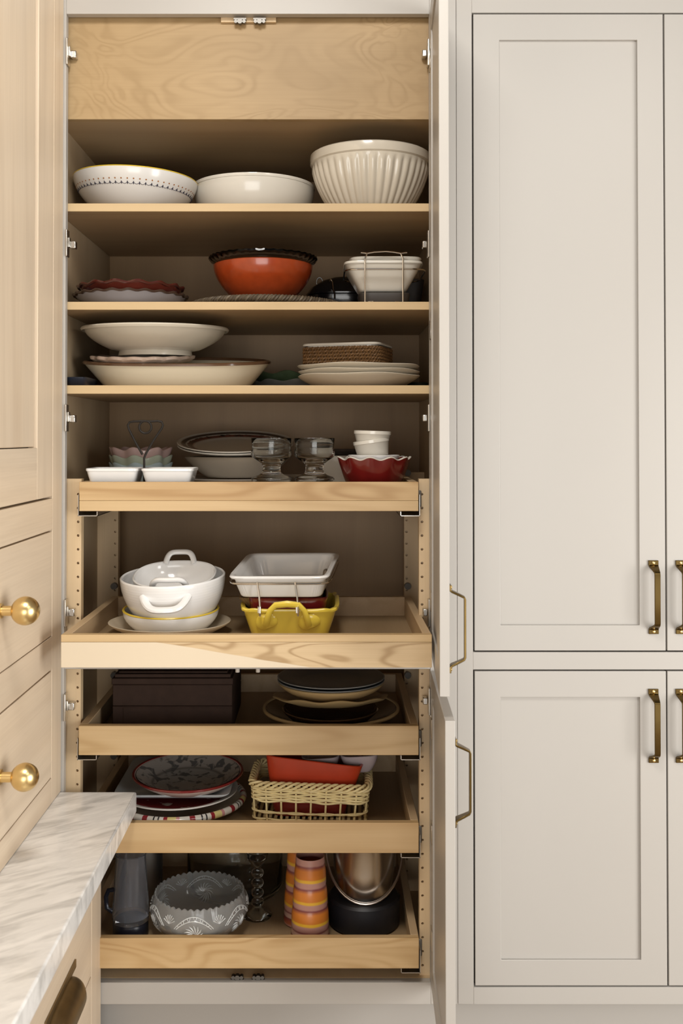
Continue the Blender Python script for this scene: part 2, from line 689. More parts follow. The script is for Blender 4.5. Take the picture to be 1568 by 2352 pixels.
YF, YR = 0.033, 0.472
zst = zp(1100, YF)
zs0 = zp(1388.5, YF) - 0.032 * 30
bored_board(XL, xp(186.3, YF, 1.1), xp(178.9, YF, 1.1), YF, zdeck, zst, zs0)
bored_board(xp(962, YF, 1.1), XR, xp(969, YF, 1.1), YF, zdeck, zst, zs0)
bored_board(XL, xp(271.3, YR, 1.1), xp(264.5, YR, 1.1), YR, zdeck, zst, zs0)
bored_board(xp(927.9, YR, 1.1), XR, xp(933.3, YR, 1.1), YR, zdeck, zst, zs0)

# pull-out trays
TRAYW0, TRAYW1 = xp(181, -0.015, 1.0), xp(961, -0.015, 1.0)
TRAY = []


def sheet(mb, pts, t, y0, y1):
    """bent sheet metal: XZ polyline with thickness, running back from y0 to y1"""
    for (a, b) in zip(pts, pts[1:]):
        mb.box(min(a[0], b[0]) - t / 2, max(a[0], b[0]) + t / 2, y0, y1, min(a[1], b[1]) - t / 2, max(a[1], b[1]) + t / 2)
    return mb


def tray(yf, ptop, pbot, mat, label, strip=None, x0=TRAYW0, x1=TRAYW1, mat2=None, ry=0.003):
    zr, zb = zp(ptop, yf), zp(pbot, yf)
    L = 0.521
    T = 0.018
    z0 = zb + 0.004
    body = MB()
    body.box(x0, x0 + T, yf + T, yf + L - T, z0, zr)
    body.box(x1 - T, x1, yf + T, yf + L - T, z0, zr)
    body.box(x0, x1, yf + L - T, yf + L, z0, zr)
    o = pp('pull_out_tray', body, wood('maple_tray_side', (0.55, 0.40, 0.24), (0.38, 0.25, 0.125), 'Y', 6.2, 6, 7, 0.9, 0.5), bevel=0.0012)
    o['label'] = label
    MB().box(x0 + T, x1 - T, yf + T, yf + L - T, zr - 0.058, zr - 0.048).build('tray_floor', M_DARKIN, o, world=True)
    if strip is None:
        MB().box(x0, x1, yf, yf + T, zb, zr).build('front_board', mat, o, world=True, bevel=0.0015)
    else:
        zs = zp(strip, yf)
        MB().box(x0, x1, yf, yf + T, zb, zs - 0.0002).build('front_board', mat, o, world=True, bevel=0.0006)
        MB().box(x0, x1, yf, yf + T, zs + 0.0002, zr).build('front_board', mat2 or mat, o, world=True, bevel=0.0006)
    # runners: a bright L of folded steel under each corner
    for s, xe in ((1, x0), (-1, x1)):
        m = MB()
        sheet(m, [(xe - s * 0.003, zr - 0.030), (xe - s * 0.003, zb - 0.011), (xe + s * 0.040, zb - 0.011), (xe + s * 0.040, zb - 0.002)], 0.0016, yf + ry, yf + L - 0.02)
        m.build('runner', NICKEL, o, world=True, smooth=False)
    for s, xe in ((1, x0), (-1, x1)):
        m = MB().box(min(xe - s * 0.002, xe - s * 0.011), max(xe - s * 0.002, xe - s * 0.011), 0.028, 0.033, zb + 0.006, zb + 0.045)
        m.build('runner_socket', plain('grey_plastic', (0.16, 0.145, 0.125), 0.4), o, world=True, bevel=0.003)
    for xe, px_ in ((x0, 262), (x1, 936)):
        c = xp(px_, 0.462, zr)
        MB().tube([(c, 0.455, zr + 0.004), (c, 0.471, zr + 0.004)], 0.009, 14).build('rear_socket', plain('grey_plastic', (0.16, 0.145, 0.125), 0.4), o, world=True)
    TRAY.append((zr - 0.048, yf, zr))
    return o


W4a = wood('maple_front_a', MAPLE_L, (0.34, 0.185, 0.062), 'X', 31.4, 7, 9, 1.6, 0.55, blotch=((0.36, 0.20, 0.07), 0.8), sharp=1.3, mask=False, dist=0.6)
W4b = wood('maple_front_b', (0.61, 0.44, 0.24), (0.46, 0.30, 0.14), 'X', 7.7, 6, 9, 0.9, 0.5)
W5 = wood('maple_front_c', (0.58, 0.43, 0.25), (0.30, 0.18, 0.07), 'X', 3.14, 15, 9.5, 2.1, 0.7, dist=0.7, sharp=6.0, mask=False,
          sap=((0.64, 0.54, 0.40), -1.0, -6.0, xp(370, -0.207, 1.0) + 0.17 + 6.0 * zp(1475, -0.207) - 0.016))
W6 = wood('maple_front_d', (0.60, 0.43, 0.23), (0.42, 0.26, 0.105), 'X', 17.3, 7, 8, 0.9, 0.7, blotch=((0.45, 0.275, 0.12), 0.55))
W7 = wood('maple_front_e', (0.59, 0.42, 0.225), (0.41, 0.25, 0.10), 'X', 23.9, 6, 8, 0.9, 0.7, blotch=((0.44, 0.265, 0.115), 0.6))
W8 = wood('maple_front_f', (0.62, 0.435, 0.225), (0.42, 0.25, 0.095), 'X', 27.2, 8, 7, 1.8, 0.8, dist=0.9, blotch=((0.40, 0.23, 0.085), 0.7))
tray(-0.015, 1107, 1174, W4b, 'topmost pull-out tray, loaded with glasses and a red bowl', 1150, mat2=W4a)
Y5 = -0.207
tray(Y5, 1458, 1533.5, W5, 'pull-out tray drawn far forward, holding the yellow dish', 1475, x0=TRAYW0 + 0.009, x1=TRAYW1 + 0.010, ry=0.215,
     mat2=wood('maple_front_g', (0.56, 0.40, 0.21), (0.42, 0.27, 0.12), 'X', 9.9, 7, 9, 1.0, 0.5))
tray(-0.015, 1667, 1735, W6, 'pull-out tray with the dark brown boxes')
tray(-0.015, 1890, 1960, W7, 'pull-out tray with the wicker basket')
tray(-0.015, 2155, 2225, W8, 'lowest pull-out tray, with the cut crystal bowl')
F4, F5, F6, F7, F8 = [t[0] + 0.0004 for t in TRAY]

# hinge plates left on the stiles
for py in (118, 558, 960, 1408, 1625):
    zc = zp(py, 0.0)
    m = MB().box(OPL + 0.0002, OPL + 0.0045, -0.005, 0.019, zc - 0.031, zc + 0.031)
    m.box(OPL + 0.0045, OPL + 0.008, 0.004, 0.018, zc - 0.009, zc + 0.014)
    h = pp('hinge_plate', m, NICKEL, bevel=0.0012)
    m = MB().box(OPL + 0.007, OPL + 0.020, 0.012, 0.030, zc - 0.010, zc + 0.007)
    m.build('hinge_arm', STEEL, h, world=True, bevel=0.002)
for py in (120, 560, 960, 1408, 1612):
    zc = zp(py, 0.0)
    m = MB().box(OPR - 0.0045, OPR - 0.0002, -0.003, 0.019, zc - 0.031, zc + 0.031)
    h = pp('hinge_plate', m, NICKEL, bevel=0.0012)
    m = MB().box(OPR - 0.016, OPR - 0.0055, 0.004, 0.026, zc - 0.008, zc + 0.008)
    m.build('hinge_arm', STEEL, h, world=True, bevel=0.002)

# roller catches at top and bottom, bumpers under the middle rail
ybk = 0.022
blk = pp('catch_block', MB().box(xp(507, ybk, 2.4), xp(634, ybk, 2.4), 0.0215, 0.0295, zp(51, ybk), ZRAIL_T + 0.004), M_SPAC, bevel=0.001)


def catch(px, py, up, par):
    Y = 0.016
    c = at(px, py, Y)
    s = 1 if up else -1
    m = MB()
    m.box(c.x - 0.0145, c.x + 0.0145, Y - 0.004, Y + 0.005, c.z + s * 0.006 - 0.002, c.z + s * 0.006 + 0.002)
    m.box(c.x - 0.0025, c.x + 0.0025, Y - 0.004, Y + 0.005, c.z - 0.004, c.z + 0.006)
    for q in (-1, 1):
        m.tube([(c.x + q * 0.0095, Y - 0.005, c.z - s * 0.0005), (c.x + q * 0.0095, Y + 0.006, c.z - s * 0.0005)], 0.0042, 12)
    m.tube([(c.x, Y - 0.007, c.z - s * 0.001), (c.x, Y + 0.004, c.z - s * 0.001)], 0.0058, 14)
    m.build('roller_catch', plain('catch_steel', (0.20, 0.19, 0.175), 0.45, 1.0), par, world=True)


for px in (551, 596):
    catch(px, 50, True, pantry)
for px in (545, 593):
    catch(px, 2244, False, pantry)
for px in (545, 592):
    c = at(px, 1541, 0.006)
    MB().tube([(c.x, 0.010, ZMID0 + 0.0005), (c.x, 0.010, ZMID0 - 0.009)], 0.005, 14).build('bumper', plain('bumper_rubber', (0.55, 0.5, 0.44), 0.5), pantry, world=True)


# ---------------------------------------------------------------- doors and pulls
def pull_mesh(length=0.168, out=0.031):
    """strap pull standing off a door: built along Z, reaching towards -Y, centre at origin"""
    h = length / 2
    sec = [(-h, 0.0022, 0.023), (-h + 0.0105, 0.0022, 0.023), (-h + 0.0135, 0.006, 0.0215), (-h + 0.0195, 0.019, 0.017), (-h + 0.0245, out - 0.002, 0.0135),
           (-h + 0.0285, out, 0.013), (h - 0.0285, out, 0.013), (h - 0.0245, out - 0.002, 0.0135), (h - 0.0195, 0.019, 0.017),
           (h - 0.0135, 0.006, 0.0215), (h - 0.0105, 0.0022, 0.023), (h, 0.0022, 0.023)]
    mb = MB()
    rings = []
    for i, (z, y, w) in enumerate(sec):
        a = sec[max(i - 1, 0)]
        b = sec[min(i + 1, len(sec) - 1)]
        t = Vector((0, -(b[1] - a[1]), b[0] - a[0])).normalized()
        nrm = Vector((0, -t.z, t.y))
        th = 0.0021
        c = Vector((0, -y, z))
        ids = []
        for sx, sn in ((-1, 1), (1, 1), (1, -1), (-1, -1)):
            ids.append(len(mb.v))
            mb.v.append(c + Vector((sx * w / 2, 0, 0)) + nrm * (sn * th))
        rings.append(ids)
    for a, b in zip(rings, rings[1:]):
        for q in range(4):
            r = (q + 1) % 4
            mb.f.append((a[q], a[r], b[r], b[q]))
    mb.f += [tuple(rings[0]), tuple(rings[-1])]
    return mb


def add_pull(door, M):
    m = pull_mesh()
    m.xf(M)
    m.build('pull_handle', ABRASS, door, world=True, bevel=0.0008)
    for s in (-1, 1):
        z = s * (0.084 - 0.0055)
        m = MB()
        m.loft([(0, 0.0), (0.0036, 0.0), (0.0036, 0.0014), (0.0024, 0.0024), (0, 0.0026)], seg=16)
        m.xf(M @ Matrix.Translation((0, -0.0042, z)) @ Matrix.Rotation(math.pi / 2, 4, 'X'))
        m.build('screw', BRASS, door, world=True)


def shaker(parent, x0, x1, z0, z1, M, label, stile=0.0595, top=0.0595, bot=0.058, th=0.019, rec=0.0075, back=0.004):
    """framed door in its own plane: front at y=0, thickness towards +y"""
    mb = MB()
    for y in (0, th):
        mb.v += [Vector(p) for p in ((x0, y, z0), (x1, y, z0), (x1, y, z1), (x0, y, z1))]
        mb.v += [Vector(p) for p in ((x0 + stile, y, z0 + bot), (x1 - stile, y, z0 + bot), (x1 - stile, y, z1 - top), (x0 + stile, y, z1 - top))]
    for i in range(4):
        j = (i + 1) % 4
        mb.f += [(i, j, 4 + j, 4 + i), (8 + i, 12 + i, 12 + j, 8 + j), (i, 8 + i, 8 + j, j), (4 + i, 4 + j, 12 + j, 12 + i)]
    mb.xf(M)
    d = mb.build('door', PAINT, parent, world=True, bevel=0.0010)
    d['label'] = label
    m = MB().box(x0 + stile - 0.002, x1 - stile + 0.002, rec, th - back, z0 + bot - 0.002, z1 - top + 0.002)
    m.xf(M)
    m.build('door_panel', PAINT, d, world=True)
    return d


# the closed cabinet on the right
tall = thing('tall_cabinet', 'closed painted cabinet with four recessed-panel doors beside the open pantry', 'cabinet', (0.75, 0.0, 0.0))
zU1, zU0 = zp(32.5, 0.0), zp(1494.5, 0.0)
zL1, zL0 = zp(1541.5, 0.0), zp(2264, 0.0)
GA = 0.0034
xa, xb = xp(1087.5, 0, 1.9), xp(1524, 0, 1.9)
xa2 = xb + GA
xb2 = xa2 + (xb - xa)
XE = xb2 + 0.045


def tp(name, mb, mat, **kw):
    return mb.build(name, mat, tall, world=True, **kw)


tp('stile', MB().box(SEAM + 0.0006, xa - GA, 0.0, 0.02, ZTOE, ZTOP), PAINT, bevel=0.001)
tp('stile', MB().box(xb2 + GA, XE, 0.0, 0.02, ZTOE, ZTOP), PAINT, bevel=0.001)
tp('rail', MB().box(xa - GA, xb2 + GA, 0.0, 0.02, zU1 + GA, ZTOP), PAINT, bevel=0.0006)
tp('rail', MB().box(xa - GA, xb2 + GA, 0.0, 0.02, zL1 + GA, zU0 - GA), PAINT, bevel=0.0006)
tp('rail', MB().box(xa - GA, xb2 + GA, 0.0, 0.02, ZTOE, zL0 - GA), PAINT, bevel=0.0006)
tp('cabinet_box', MB().box(SEAM + 0.001, XE, 0.0215, YB, ZTOE + 0.002, ZTOP), SHADOWGAP)
tp('toe_kick', MB().box(SEAM + 0.0006, XE, 0.078, 0.096, 0.001, ZTOE + 0.001), PAINT)
phU = (zp(1287.5, 0) + zp(1455, 0)) / 2
phL = (zp(1583, 0) + zp(1750, 0)) / 2
for (u0, u1, lab) in ((xa, xb, 'nearest the open pantry'), (xa2, xb2, 'at the far right')):
    for (w0, w1, hz, lv) in ((zU0, zU1, phU, 'tall upper door '), (zL0, zL1, phL, 'short lower door ')):
        d = shaker(tall, u0, u1, w0, w1, ROT0, lv + lab)
        hx = (xp(1499.5, 0, hz) if u0 == xa else xp(1562, 0, hz))
        add_pull(d, Matrix.Translation((hx, 0, hz)))

# the pantry's own right-hand doors, swung open towards the camera
DW = 0.411


def open_door(z0, z1, deg, hz, label):
    # door plane: local x from 0 (hinge) to -DW (free edge) when shut; front faces -y
    piv = Vector((OPR + 0.0195, -0.0012, 0.0))
    M = Matrix.Translation(piv) @ Matrix.Rotation(math.radians(deg), 4, 'Z')
    D = shaker(pantry, -DW, 0.0, z0, z1, M @ Matrix.Translation((0, 0.0, 0)), label, th=0.019)
    add_pull(D, M @ Matrix.Translation((-DW + 0.0305, 0, hz)))
    for zq in (z1 - 0.12, (z0 + z1) / 2, z0 + 0.12):
        m = MB().box(-0.047, -0.012, 0.0185, 0.0205, zq - 0.022, zq + 0.022)
        m.xf(M)
        m.build('hinge_cup', NICKEL, D, world=True, bevel=0.003)
    return D


open_door(zp(1496, 0), zp(32, 0), 86.5, phU, 'tall upper pantry door standing open, edge to the camera')
open_door(zp(2262, 0), zp(1541, 0), 87.9, phL, 'lower pantry door standing open, edge to the camera')

# ---------------------------------------------------------------- the limed-oak furniture on the left
XO = xp(141, -0.004, 1.0)                 # front face of the oak upper unit
YE = -0.004


def yo(px, X=XO):
    return X * F / (px - VX) - 2.35


ZCT = zp(1818, YE)                        # counter top
XCF = xp(314, YE, 0.6)
XBF = xp(232, YE, 0.3)
ZCB = ZCT - 0.047
YN = -1.60                                # how far the run comes towards the camera
hutch = thing('oak_hutch', 'limed oak cupboard with ball-knobbed drawers standing on the marble counter', 'cabinet', (XO - 0.14, -0.7, ZCT))


def hp(name, mb, mat, parent=hutch, **kw):
    return mb.build(name, mat, parent, world=True, **kw)


ZG1 = zp(1140, yo(121))                   # underside of the cupboard door
ZD1, ZD0 = zp(1221, yo(120)), zp(1461, yo(119))
ZE1, ZE0 = zp(1543, yo(119)), zp(1789, yo(118))
ys = yo(121)
ys2 = -0.70
hp('carcass', MB().box(XO - 0.30, XO - 0.0215, YN, YE, ZCT + 0.001, ZTOP), SHADOWGAP)
hp('stile', MB().box(XO - 0.021, XO, ys + 0.002, YE, ZCT + 0.001, ZTOP), OAK, bevel=0.001)
hp('rail', MB().box(XO - 0.021, XO, YN, ys + 0.002, ZD1 + 0.0035, ZG1 - 0.0045), OAKY, bevel=0.001)
hp('rail', MB().box(XO - 0.021, XO, YN, ys + 0.002, ZE1 + 0.0040, ZD0 - 0.002), OAKY, bevel=0.001)
hp('rail', MB().box(XO - 0.021, XO, YN, ys + 0.002, ZCT + 0.001, ZE0 - 0.002), OAKY, bevel=0.001)
# cupboard door: stile, bottom rail, sunk panel
yp1 = yo(86)
dr = hp('door', MB().box(XO - 0.020, XO, yp1, ys, ZG1, ZTOP - 0.01), OAK, bevel=0.0012)
zpan = zp(1029, yo(84))
MB().box(XO - 0.020, XO, ys2, yp1 - 0.0004, ZG1, zpan).build('door_rail', OAKY, dr, world=True, bevel=0.0012)
MB().box(XO - 0.018, XO - 0.004, ys2, yp1 - 0.011, zpan + 0.002, ZTOP - 0.012).build('door_panel', OAK, dr, world=True, bevel=0.002)
MB().box(XO - 0.020, XO, YN, ys2 - 0.004, ZG1, ZTOP - 0.01).build('door_stile', OAK, dr, world=True)


def ballknob(parent, px, py, rpx):
    ykn = yo(2)
    d = 2.35 + ykn
    Xc = (px - VX) / F * d
    zc = zp(py, ykn)
    r = rpx * d / F
    m = MB()
    pts = [(XO + 0.0003, ykn, zc), (XO + 0.004, ykn, zc), (XO + 0.0045, ykn, zc), (Xc - r * 0.7, ykn, zc)]
    m.tube(pts, [0.014, 0.014, 0.0095, 0.0095], 20)
    m.loft([(r * math.sin(math.pi * i / 20), -r * math.cos(math.pi * i / 20)) for i in range(21)], seg=36, loc=(Xc, ykn, zc))
    m.build('ball_knob', BRASS, parent, world=True)


for (z0, z1, kp) in ((ZD0, ZD1, (60, 1403, 33)), (ZE0, ZE1, (60, 1785, 32))):
    dd = hp('drawer', MB().box(XO - 0.020, XO - 0.0005, ys2, ys - 0.0005, z0, z1), OAKY, bevel=0.0012)
    ballknob(dd, *kp)
    hp('drawer', MB().box(XO - 0.020, XO - 0.0005, YN, ys2 - 0.004, z0, z1), OAKY, bevel=0.0012)

ct = MB().box(XO - 0.30, XCF, YN, YE - 0.001, ZCB, ZCT).build('countertop', MARBLE, bevel=0.004)
tag(ct, 'white marble countertop with soft grey veins in the left foreground', 'countertop')

base = thing('oak_base_cabinet', 'limed oak base cabinet with a bronze cup pull under the marble counter', 'cabinet', (XBF - 0.15, -0.7, 0.0))


def bp(name, mb, mat, parent=base, **kw):
    return mb.build(name, mat, parent, world=True, **kw)


bp('carcass', MB().box(XO - 0.30, XBF - 0.0215, YN, YE - 0.001, 0.001, ZCB - 0.001), SHADOWGAP)
yb1 = yo(214, XBF)
bp('stile', MB().box(XBF - 0.021, XBF, yb1 + 0.0015, YE - 0.001, 0.001, ZCB - 0.001), OAK, bevel=0.0012)
zbd = zp(2240, yb1)
bp('rail', MB().box(XBF - 0.021, XBF, YN, yb1 + 0.0015, ZCB - 0.03, ZCB - 0.001), OAKY, bevel=0.001)
bd = bp('drawer', MB().box(XBF - 0.020, XBF - 0.0004, -0.75, yb1 - 0.001, zbd, ZCB - 0.032), OAKY, bevel=0.0012)
bp('drawer', MB().box(XBF - 0.020, XBF - 0.0004, -0.75, yb1 - 0.001, 0.10, zbd - 0.003), OAKY, bevel=0.0012)
bp('drawer', MB().box(XBF - 0.020, XBF - 0.0004, YN, -0.754, 0.10, ZCB - 0.032), OAKY, bevel=0.0012)
bp('toe_board', MB().box(XBF - 0.020, XBF - 0.0004, YN, yb1 - 0.001, 0.001, 0.097), OAKY)
# cup pull: half shell, long axis along Y
yc0, yc1 = -0.47, -0.255
zc1 = zp(2206, yc1)
mb = MB()
NS, NP = 22, 10
rows = []
for i in range(NS + 1):
    u = i / NS
    y = yc0 + (yc1 - yc0) * u
    e = (1 - abs(2 * u - 1) ** 5.0) ** 0.5
    row = []
    for j in range(NP + 1):
        a = math.pi / 2 * j / NP
        row.append((XBF + 0.0005 + 0.036 * e * math.sin(a), y, zc1 - 0.012 - 0.045 * (1 - e * math.cos(a)) * 1.0))
    rows.append(row)
th = 0.0022
for lay in (0, 1):
    for row in rows:
        for (x, y, z) in row:
            mb.v.append(Vector((max(XBF + 0.0004, x - lay * th), y, z - lay * th)))
W_ = NP + 1
S_ = (NS + 1) * W_
for i in range(NS):
    for j in range(NP):
        a = i * W_ + j
        mb.f.append((a, a + 1, a + W_ + 1, a + W_))
        mb.f.append((S_ + a, S_ + a + W_, S_ + a + W_ + 1, S_ + a + 1))
for i in range(NS):
    for j in (0, NP):
        a = i * W_ + j
        mb.f.append((a, a + W_, S_ + a + W_, S_ + a))
for j in range(NP):
    for i in (0, NS):
        a = i * W_ + j
        mb.f.append((a, a + 1, S_ + a + 1, S_ + a))
mb.box(XBF + 0.0002, XBF + 0.003, yc0 - 0.006, yc1 + 0.006, zc1 - 0.016, zc1)
mb.build('cup_pull', BRONZE, bd, world=True)

# ================================================================== WHAT STANDS ON THE SHELVES


def put(name, label, cat, px, Y, z, rot=(0, 0, 0), group=None):
    return thing(name, label, cat, (xp(px, Y, z), Y, z), rot, group)


def one(mb, name, mat, label, cat, px, Y, z, rot=(0, 0, 0), group=None, **kw):
    o = mb.build(name, mat, None, loc=(xp(px, Y, z), Y, z), rot=rot, **kw)
    return tag(o, label, cat, group)


def R(d):
    return math.radians(d)


def helix(path, rad, turns, ph=0.0, steps=8, closed=True):
    """points winding round a closed path (list of Vectors, roughly flat in XY)"""
    n = len(path)
    out = []
    tot = int(turns * steps)
    for i in range(tot):
        u = i / tot * n
        a, b = path[int(u) % n], path[(int(u) + 1) % n]
        p = a.lerp(b, u - int(u))
        t = (b - a).normalized()
        side = Vector((t.y, -t.x, 0))
        an = 2 * math.pi * turns * i / tot + ph
        out.append(p + side * (math.cos(an) * rad) + Vector((0, 0, math.sin(an) * rad)))
    return out


def superpath(rx, ry, n, z, cnt=120):
    e = 2.0 / n
    return [Vector((math.copysign(abs(math.cos(t)) ** e, math.cos(t)) * rx, math.copysign(abs(math.sin(t)) ** e, math.sin(t)) * ry, z))
            for t in (2 * math.pi * (i + 0.5) / cnt for i in range(cnt))]


def even(path, cnt):
    """resample a closed path at equal steps"""
    n = len(path)
    seg = [(path[(i + 1) % n] - path[i]).length for i in range(n)]
    tot = sum(seg)
    out, i, acc = [], 0, 0.0
    for q in range(cnt):
        d = tot * q / cnt
        while acc + seg[i] < d:
            acc += seg[i]
            i += 1
        out.append(path[i].lerp(path[(i + 1) % n], (d - acc) / max(seg[i], 1e-9)))
    return out


# ---------------------------------------------------------------- top shelf
Y = 0.19
r, h = 141 * k(Y), 0.088
t = put('serving_bowl', 'wide white bowl with a yellow rim line and a dotted painted border', 'bowl', 309, Y, zA + 0.003, (0, R(2.0), 0))
P = bowl(0.085, r, h, 0.005, 1.75)
MB().loft(P, seg=96).build('bowl_body', plain('white_enamel', (0.66, 0.65, 0.63), 0.2, var=0.03, coat=0.3), t)
MB().ring(rimring(r - 0.0018, h + 0.0018, 0.0022, 0.0011), seg=96).build('rim_line', plain('yellow_line', (0.72, 0.52, 0.05), 0.3), t)
m, m2 = MB(), MB()
RB = lambda s: 0.085 + (r - 0.085) * (1 - (1 - s) ** 1.75)
NB = 62
for i in range(NB):
    th = 2 * math.pi * i / NB
    for (mm, s, sz, wd) in ((m, 0.60, 0.0042, 0.0013), (m2, 0.70, 0.0017, 0.0017)):
        rr = RB(s) + 0.0006
        c = Vector((rr * math.cos(th), rr * math.sin(th), h * s))
        tg = Vector((-math.sin(th), math.cos(th), 0))
        up = Vector((RB(s + 0.02) - RB(s - 0.02), 0, h * 0.04)).normalized()
        up = Vector((math.cos(th) * up.x, math.sin(th) * up.x, up.z))
        nn = tg.cross(up)
        b = len(mm.v)
        for lay in (0, 1):
            for q in range(8):
                a = 2 * math.pi * q / 8
                mm.v.append(c + tg * (math.cos(a) * wd) + up * (math.sin(a) * sz) + nn * (0.0004 * lay))
        mm.f.append(tuple(b + 8 + q for q in range(8)))
        mm.f += [(b + q, b + (q + 1) % 8, b + 8 + (q + 1) % 8, b + 8 + q) for q in range(8)]
    # the swag between two strokes
    pts = []
    for q in range(5):
        u = q / 4
        a = th + 2 * math.pi / NB * u
        s = 0.615 - 0.045 * math.sin(math.pi * u)
        pts.append(Vector(((RB(s) + 0.0005) * math.cos(a), (RB(s) + 0.0005) * math.sin(a), h * s)))
    m.tube(pts, 0.0005, 4)
m.build('painted_border', plain('navy_paint', (0.025, 0.025, 0.05), 0.4), t)
m2.build('painted_dots', plain('ochre_paint', (0.30, 0.10, 0.01), 0.4), t)

Y = 0.285
r = 139 * k(Y)
P = bowl(0.115, r, 0.098, 0.006, 2.2, lip=0.0015, lipdrop=0.006)
one(MB().loft(P, seg=80), 'serving_bowl', WHITE2, 'plain glossy white serving bowl between the dotted bowl and the fluted bowl', 'bowl', 583, Y, zA)

Y = 0.19
r, h = 136 * k(Y), 0.152
P = bowl(0.085, r, h, 0.007, 2.0, steps=22)


def flute(th, rr, z):
    u = min(1.0, max(0.0, z / h))
    w = 0.0 if u > 0.80 else min(1.0, (0.80 - u) / 0.05) * min(1.0, u / 0.1 + 0.3)
    return 1 + 0.020 * (abs(math.cos(20 * th)) * 2 - 1.2) * w, 0.0


t = put('mixing_bowl', 'large ivory mixing bowl with vertical flutes below a smooth rim', 'bowl', 850, Y, zA)
MB().loft(P, seg=320, wave=flute).build('bowl_body', plain('ivory_gloss', (0.60, 0.55, 0.46), 0.2, var=0.04, coat=0.4), t, angle=70)
MB().ring([(r - 0.002, h - 0.024), (r + 0.0022, h - 0.020), (r + 0.003, h - 0.010), (r + 0.0022, h), (r - 0.002, h + 0.003), (r - 0.006, h - 0.001)], seg=96).build('rim_band', MATS['ivory_gloss'], t)

# ---------------------------------------------------------------- second shelf
Y = 0.17
r = 129 * k(Y)
sw = scal(22, 0.012, 0.0018, 0.012, 0.03)
t = put('pie_dish', 'grey-blue pie dish with a dark crimped rim, lower of the two stacked', 'dish', 301, Y, zB)
MB().loft(bowl(0.105, r - 0.004, 0.030, 0.005, 1.2), seg=132, wave=sw).build('dish_body', plain('grey_blue_glaze', (0.30, 0.285, 0.30), 0.35, var=0.12, coat=0.2), t)
MB().ring(rimring(r - 0.003, 0.0300, 0.0055, 0.0028), seg=132, wave=sw).build('crimped_rim', plain('dark_brown_glaze', (0.05, 0.028, 0.02), 0.2, coat=0.4), t)
r2 = 121 * k(Y)
t = put('pie_dish', 'dark red pie dish with a scalloped rim, upper of the two stacked', 'dish', 301, Y, zB + 0.0075)
sw2 = scal(15, 0.014, 0.0026, 0.015, 0.045)
MB().loft(bowl(0.088, r2 - 0.006, 0.042, 0.005, 1.2), seg=132, wave=sw2).build('dish_body', plain('oxblood_glaze', (0.12, 0.022, 0.013), 0.2, var=0.4, vscale=25, coat=0.5), t)
MB().ring(rimring(r2 - 0.004, 0.0435, 0.005, 0.0034), seg=132, wave=sw2).build('scalloped_rim', plain('oxblood_rim', (0.07, 0.014, 0.010), 0.15, var=0.3, vscale=30, coat=0.5), t)

Y = 0.235
r = 176 * k(Y)
t = put('wicker_tray', 'round dark wicker tray with a twisted rope rim under the orange bowl', 'tray', 612, Y, zB)
WICK = plain('dark_wicker', (0.085, 0.062, 0.038), 0.6, var=0.45, vscale=60, bump=0.4)
WICK2 = plain('pale_wicker', (0.125, 0.098, 0.064), 0.6, var=0.4, vscale=60, bump=0.4)
m = MB()
for i in range(1, 17):
    rr = (r - 0.012) * i / 17
    m.ring([(rr - 0.0058, 0.007), (rr, 0.0105), (rr + 0.0058, 0.007), (rr, 0.0015)], seg=72)
m.build('woven_floor', WICK, t)
for i in range(3):
    m = MB()
    pth = even(superpath(r - 0.008, r - 0.008, 2, 0.013), 200)
    m.tube(helix(pth, 0.0048, 46, 2 * math.pi * i / 3, 10), 0.0040, 6, closed=True)
    m.build('rim_rope', WICK2 if i == 0 else WICK, t)
m = MB()
pth = even(superpath(r - 0.012, r - 0.012, 2, 0.005), 120)
m.tube(helix(pth, 0.002, 60, 0, 6), 0.0035, 5, closed=True)
m.build('base_rope', WICK, t)

Y = 0.225
zo = zB + 0.0118
r, h = 114 * k(Y), 0.104
one(MB().loft(bowl(0.060, r, h, 0.006, 1.85, foot=0.009, fr=0.070), seg=80), 'mixing_bowl',
    plain('burnt_orange_glaze', (0.36, 0.052, 0.011), 0.22, var=0.25, vscale=45, coat=0.5),
    'burnt orange footed bowl standing on the round wicker tray', 'bowl', 604, Y, zo)
zg = zo + 0.020
P = [(0, 0), (0.045, 0)] + [(0.045 + 0.072 * (1 - (1 - s) ** 1.8), 0.078 * s + 0.001) for s in [i / 10 for i in range(1, 11)]]
P += [(0.1195, 0.086), (0.131, 0.092), (0.137, 0.100), (0.136, 0.1045), (0.129, 0.103), (0.118, 0.096)]
P += [(0.040 + 0.072 * (1 - (1 - s) ** 1.8), 0.003 + 0.086 * s) for s in [i / 10 for i in range(10, -1, -1)]] + [(0, 0.003)]
one(MB().loft(P, seg=144, wave=scal(38, 0.003, 0.0009, 0.085, 0.10)), 'glass_bowl', glass('smoky_glass', (0.55, 0.53, 0.50)),
    'smoky glass bowl with a rippled rim nested in the orange bowl', 'bowl', 604, Y, zg)

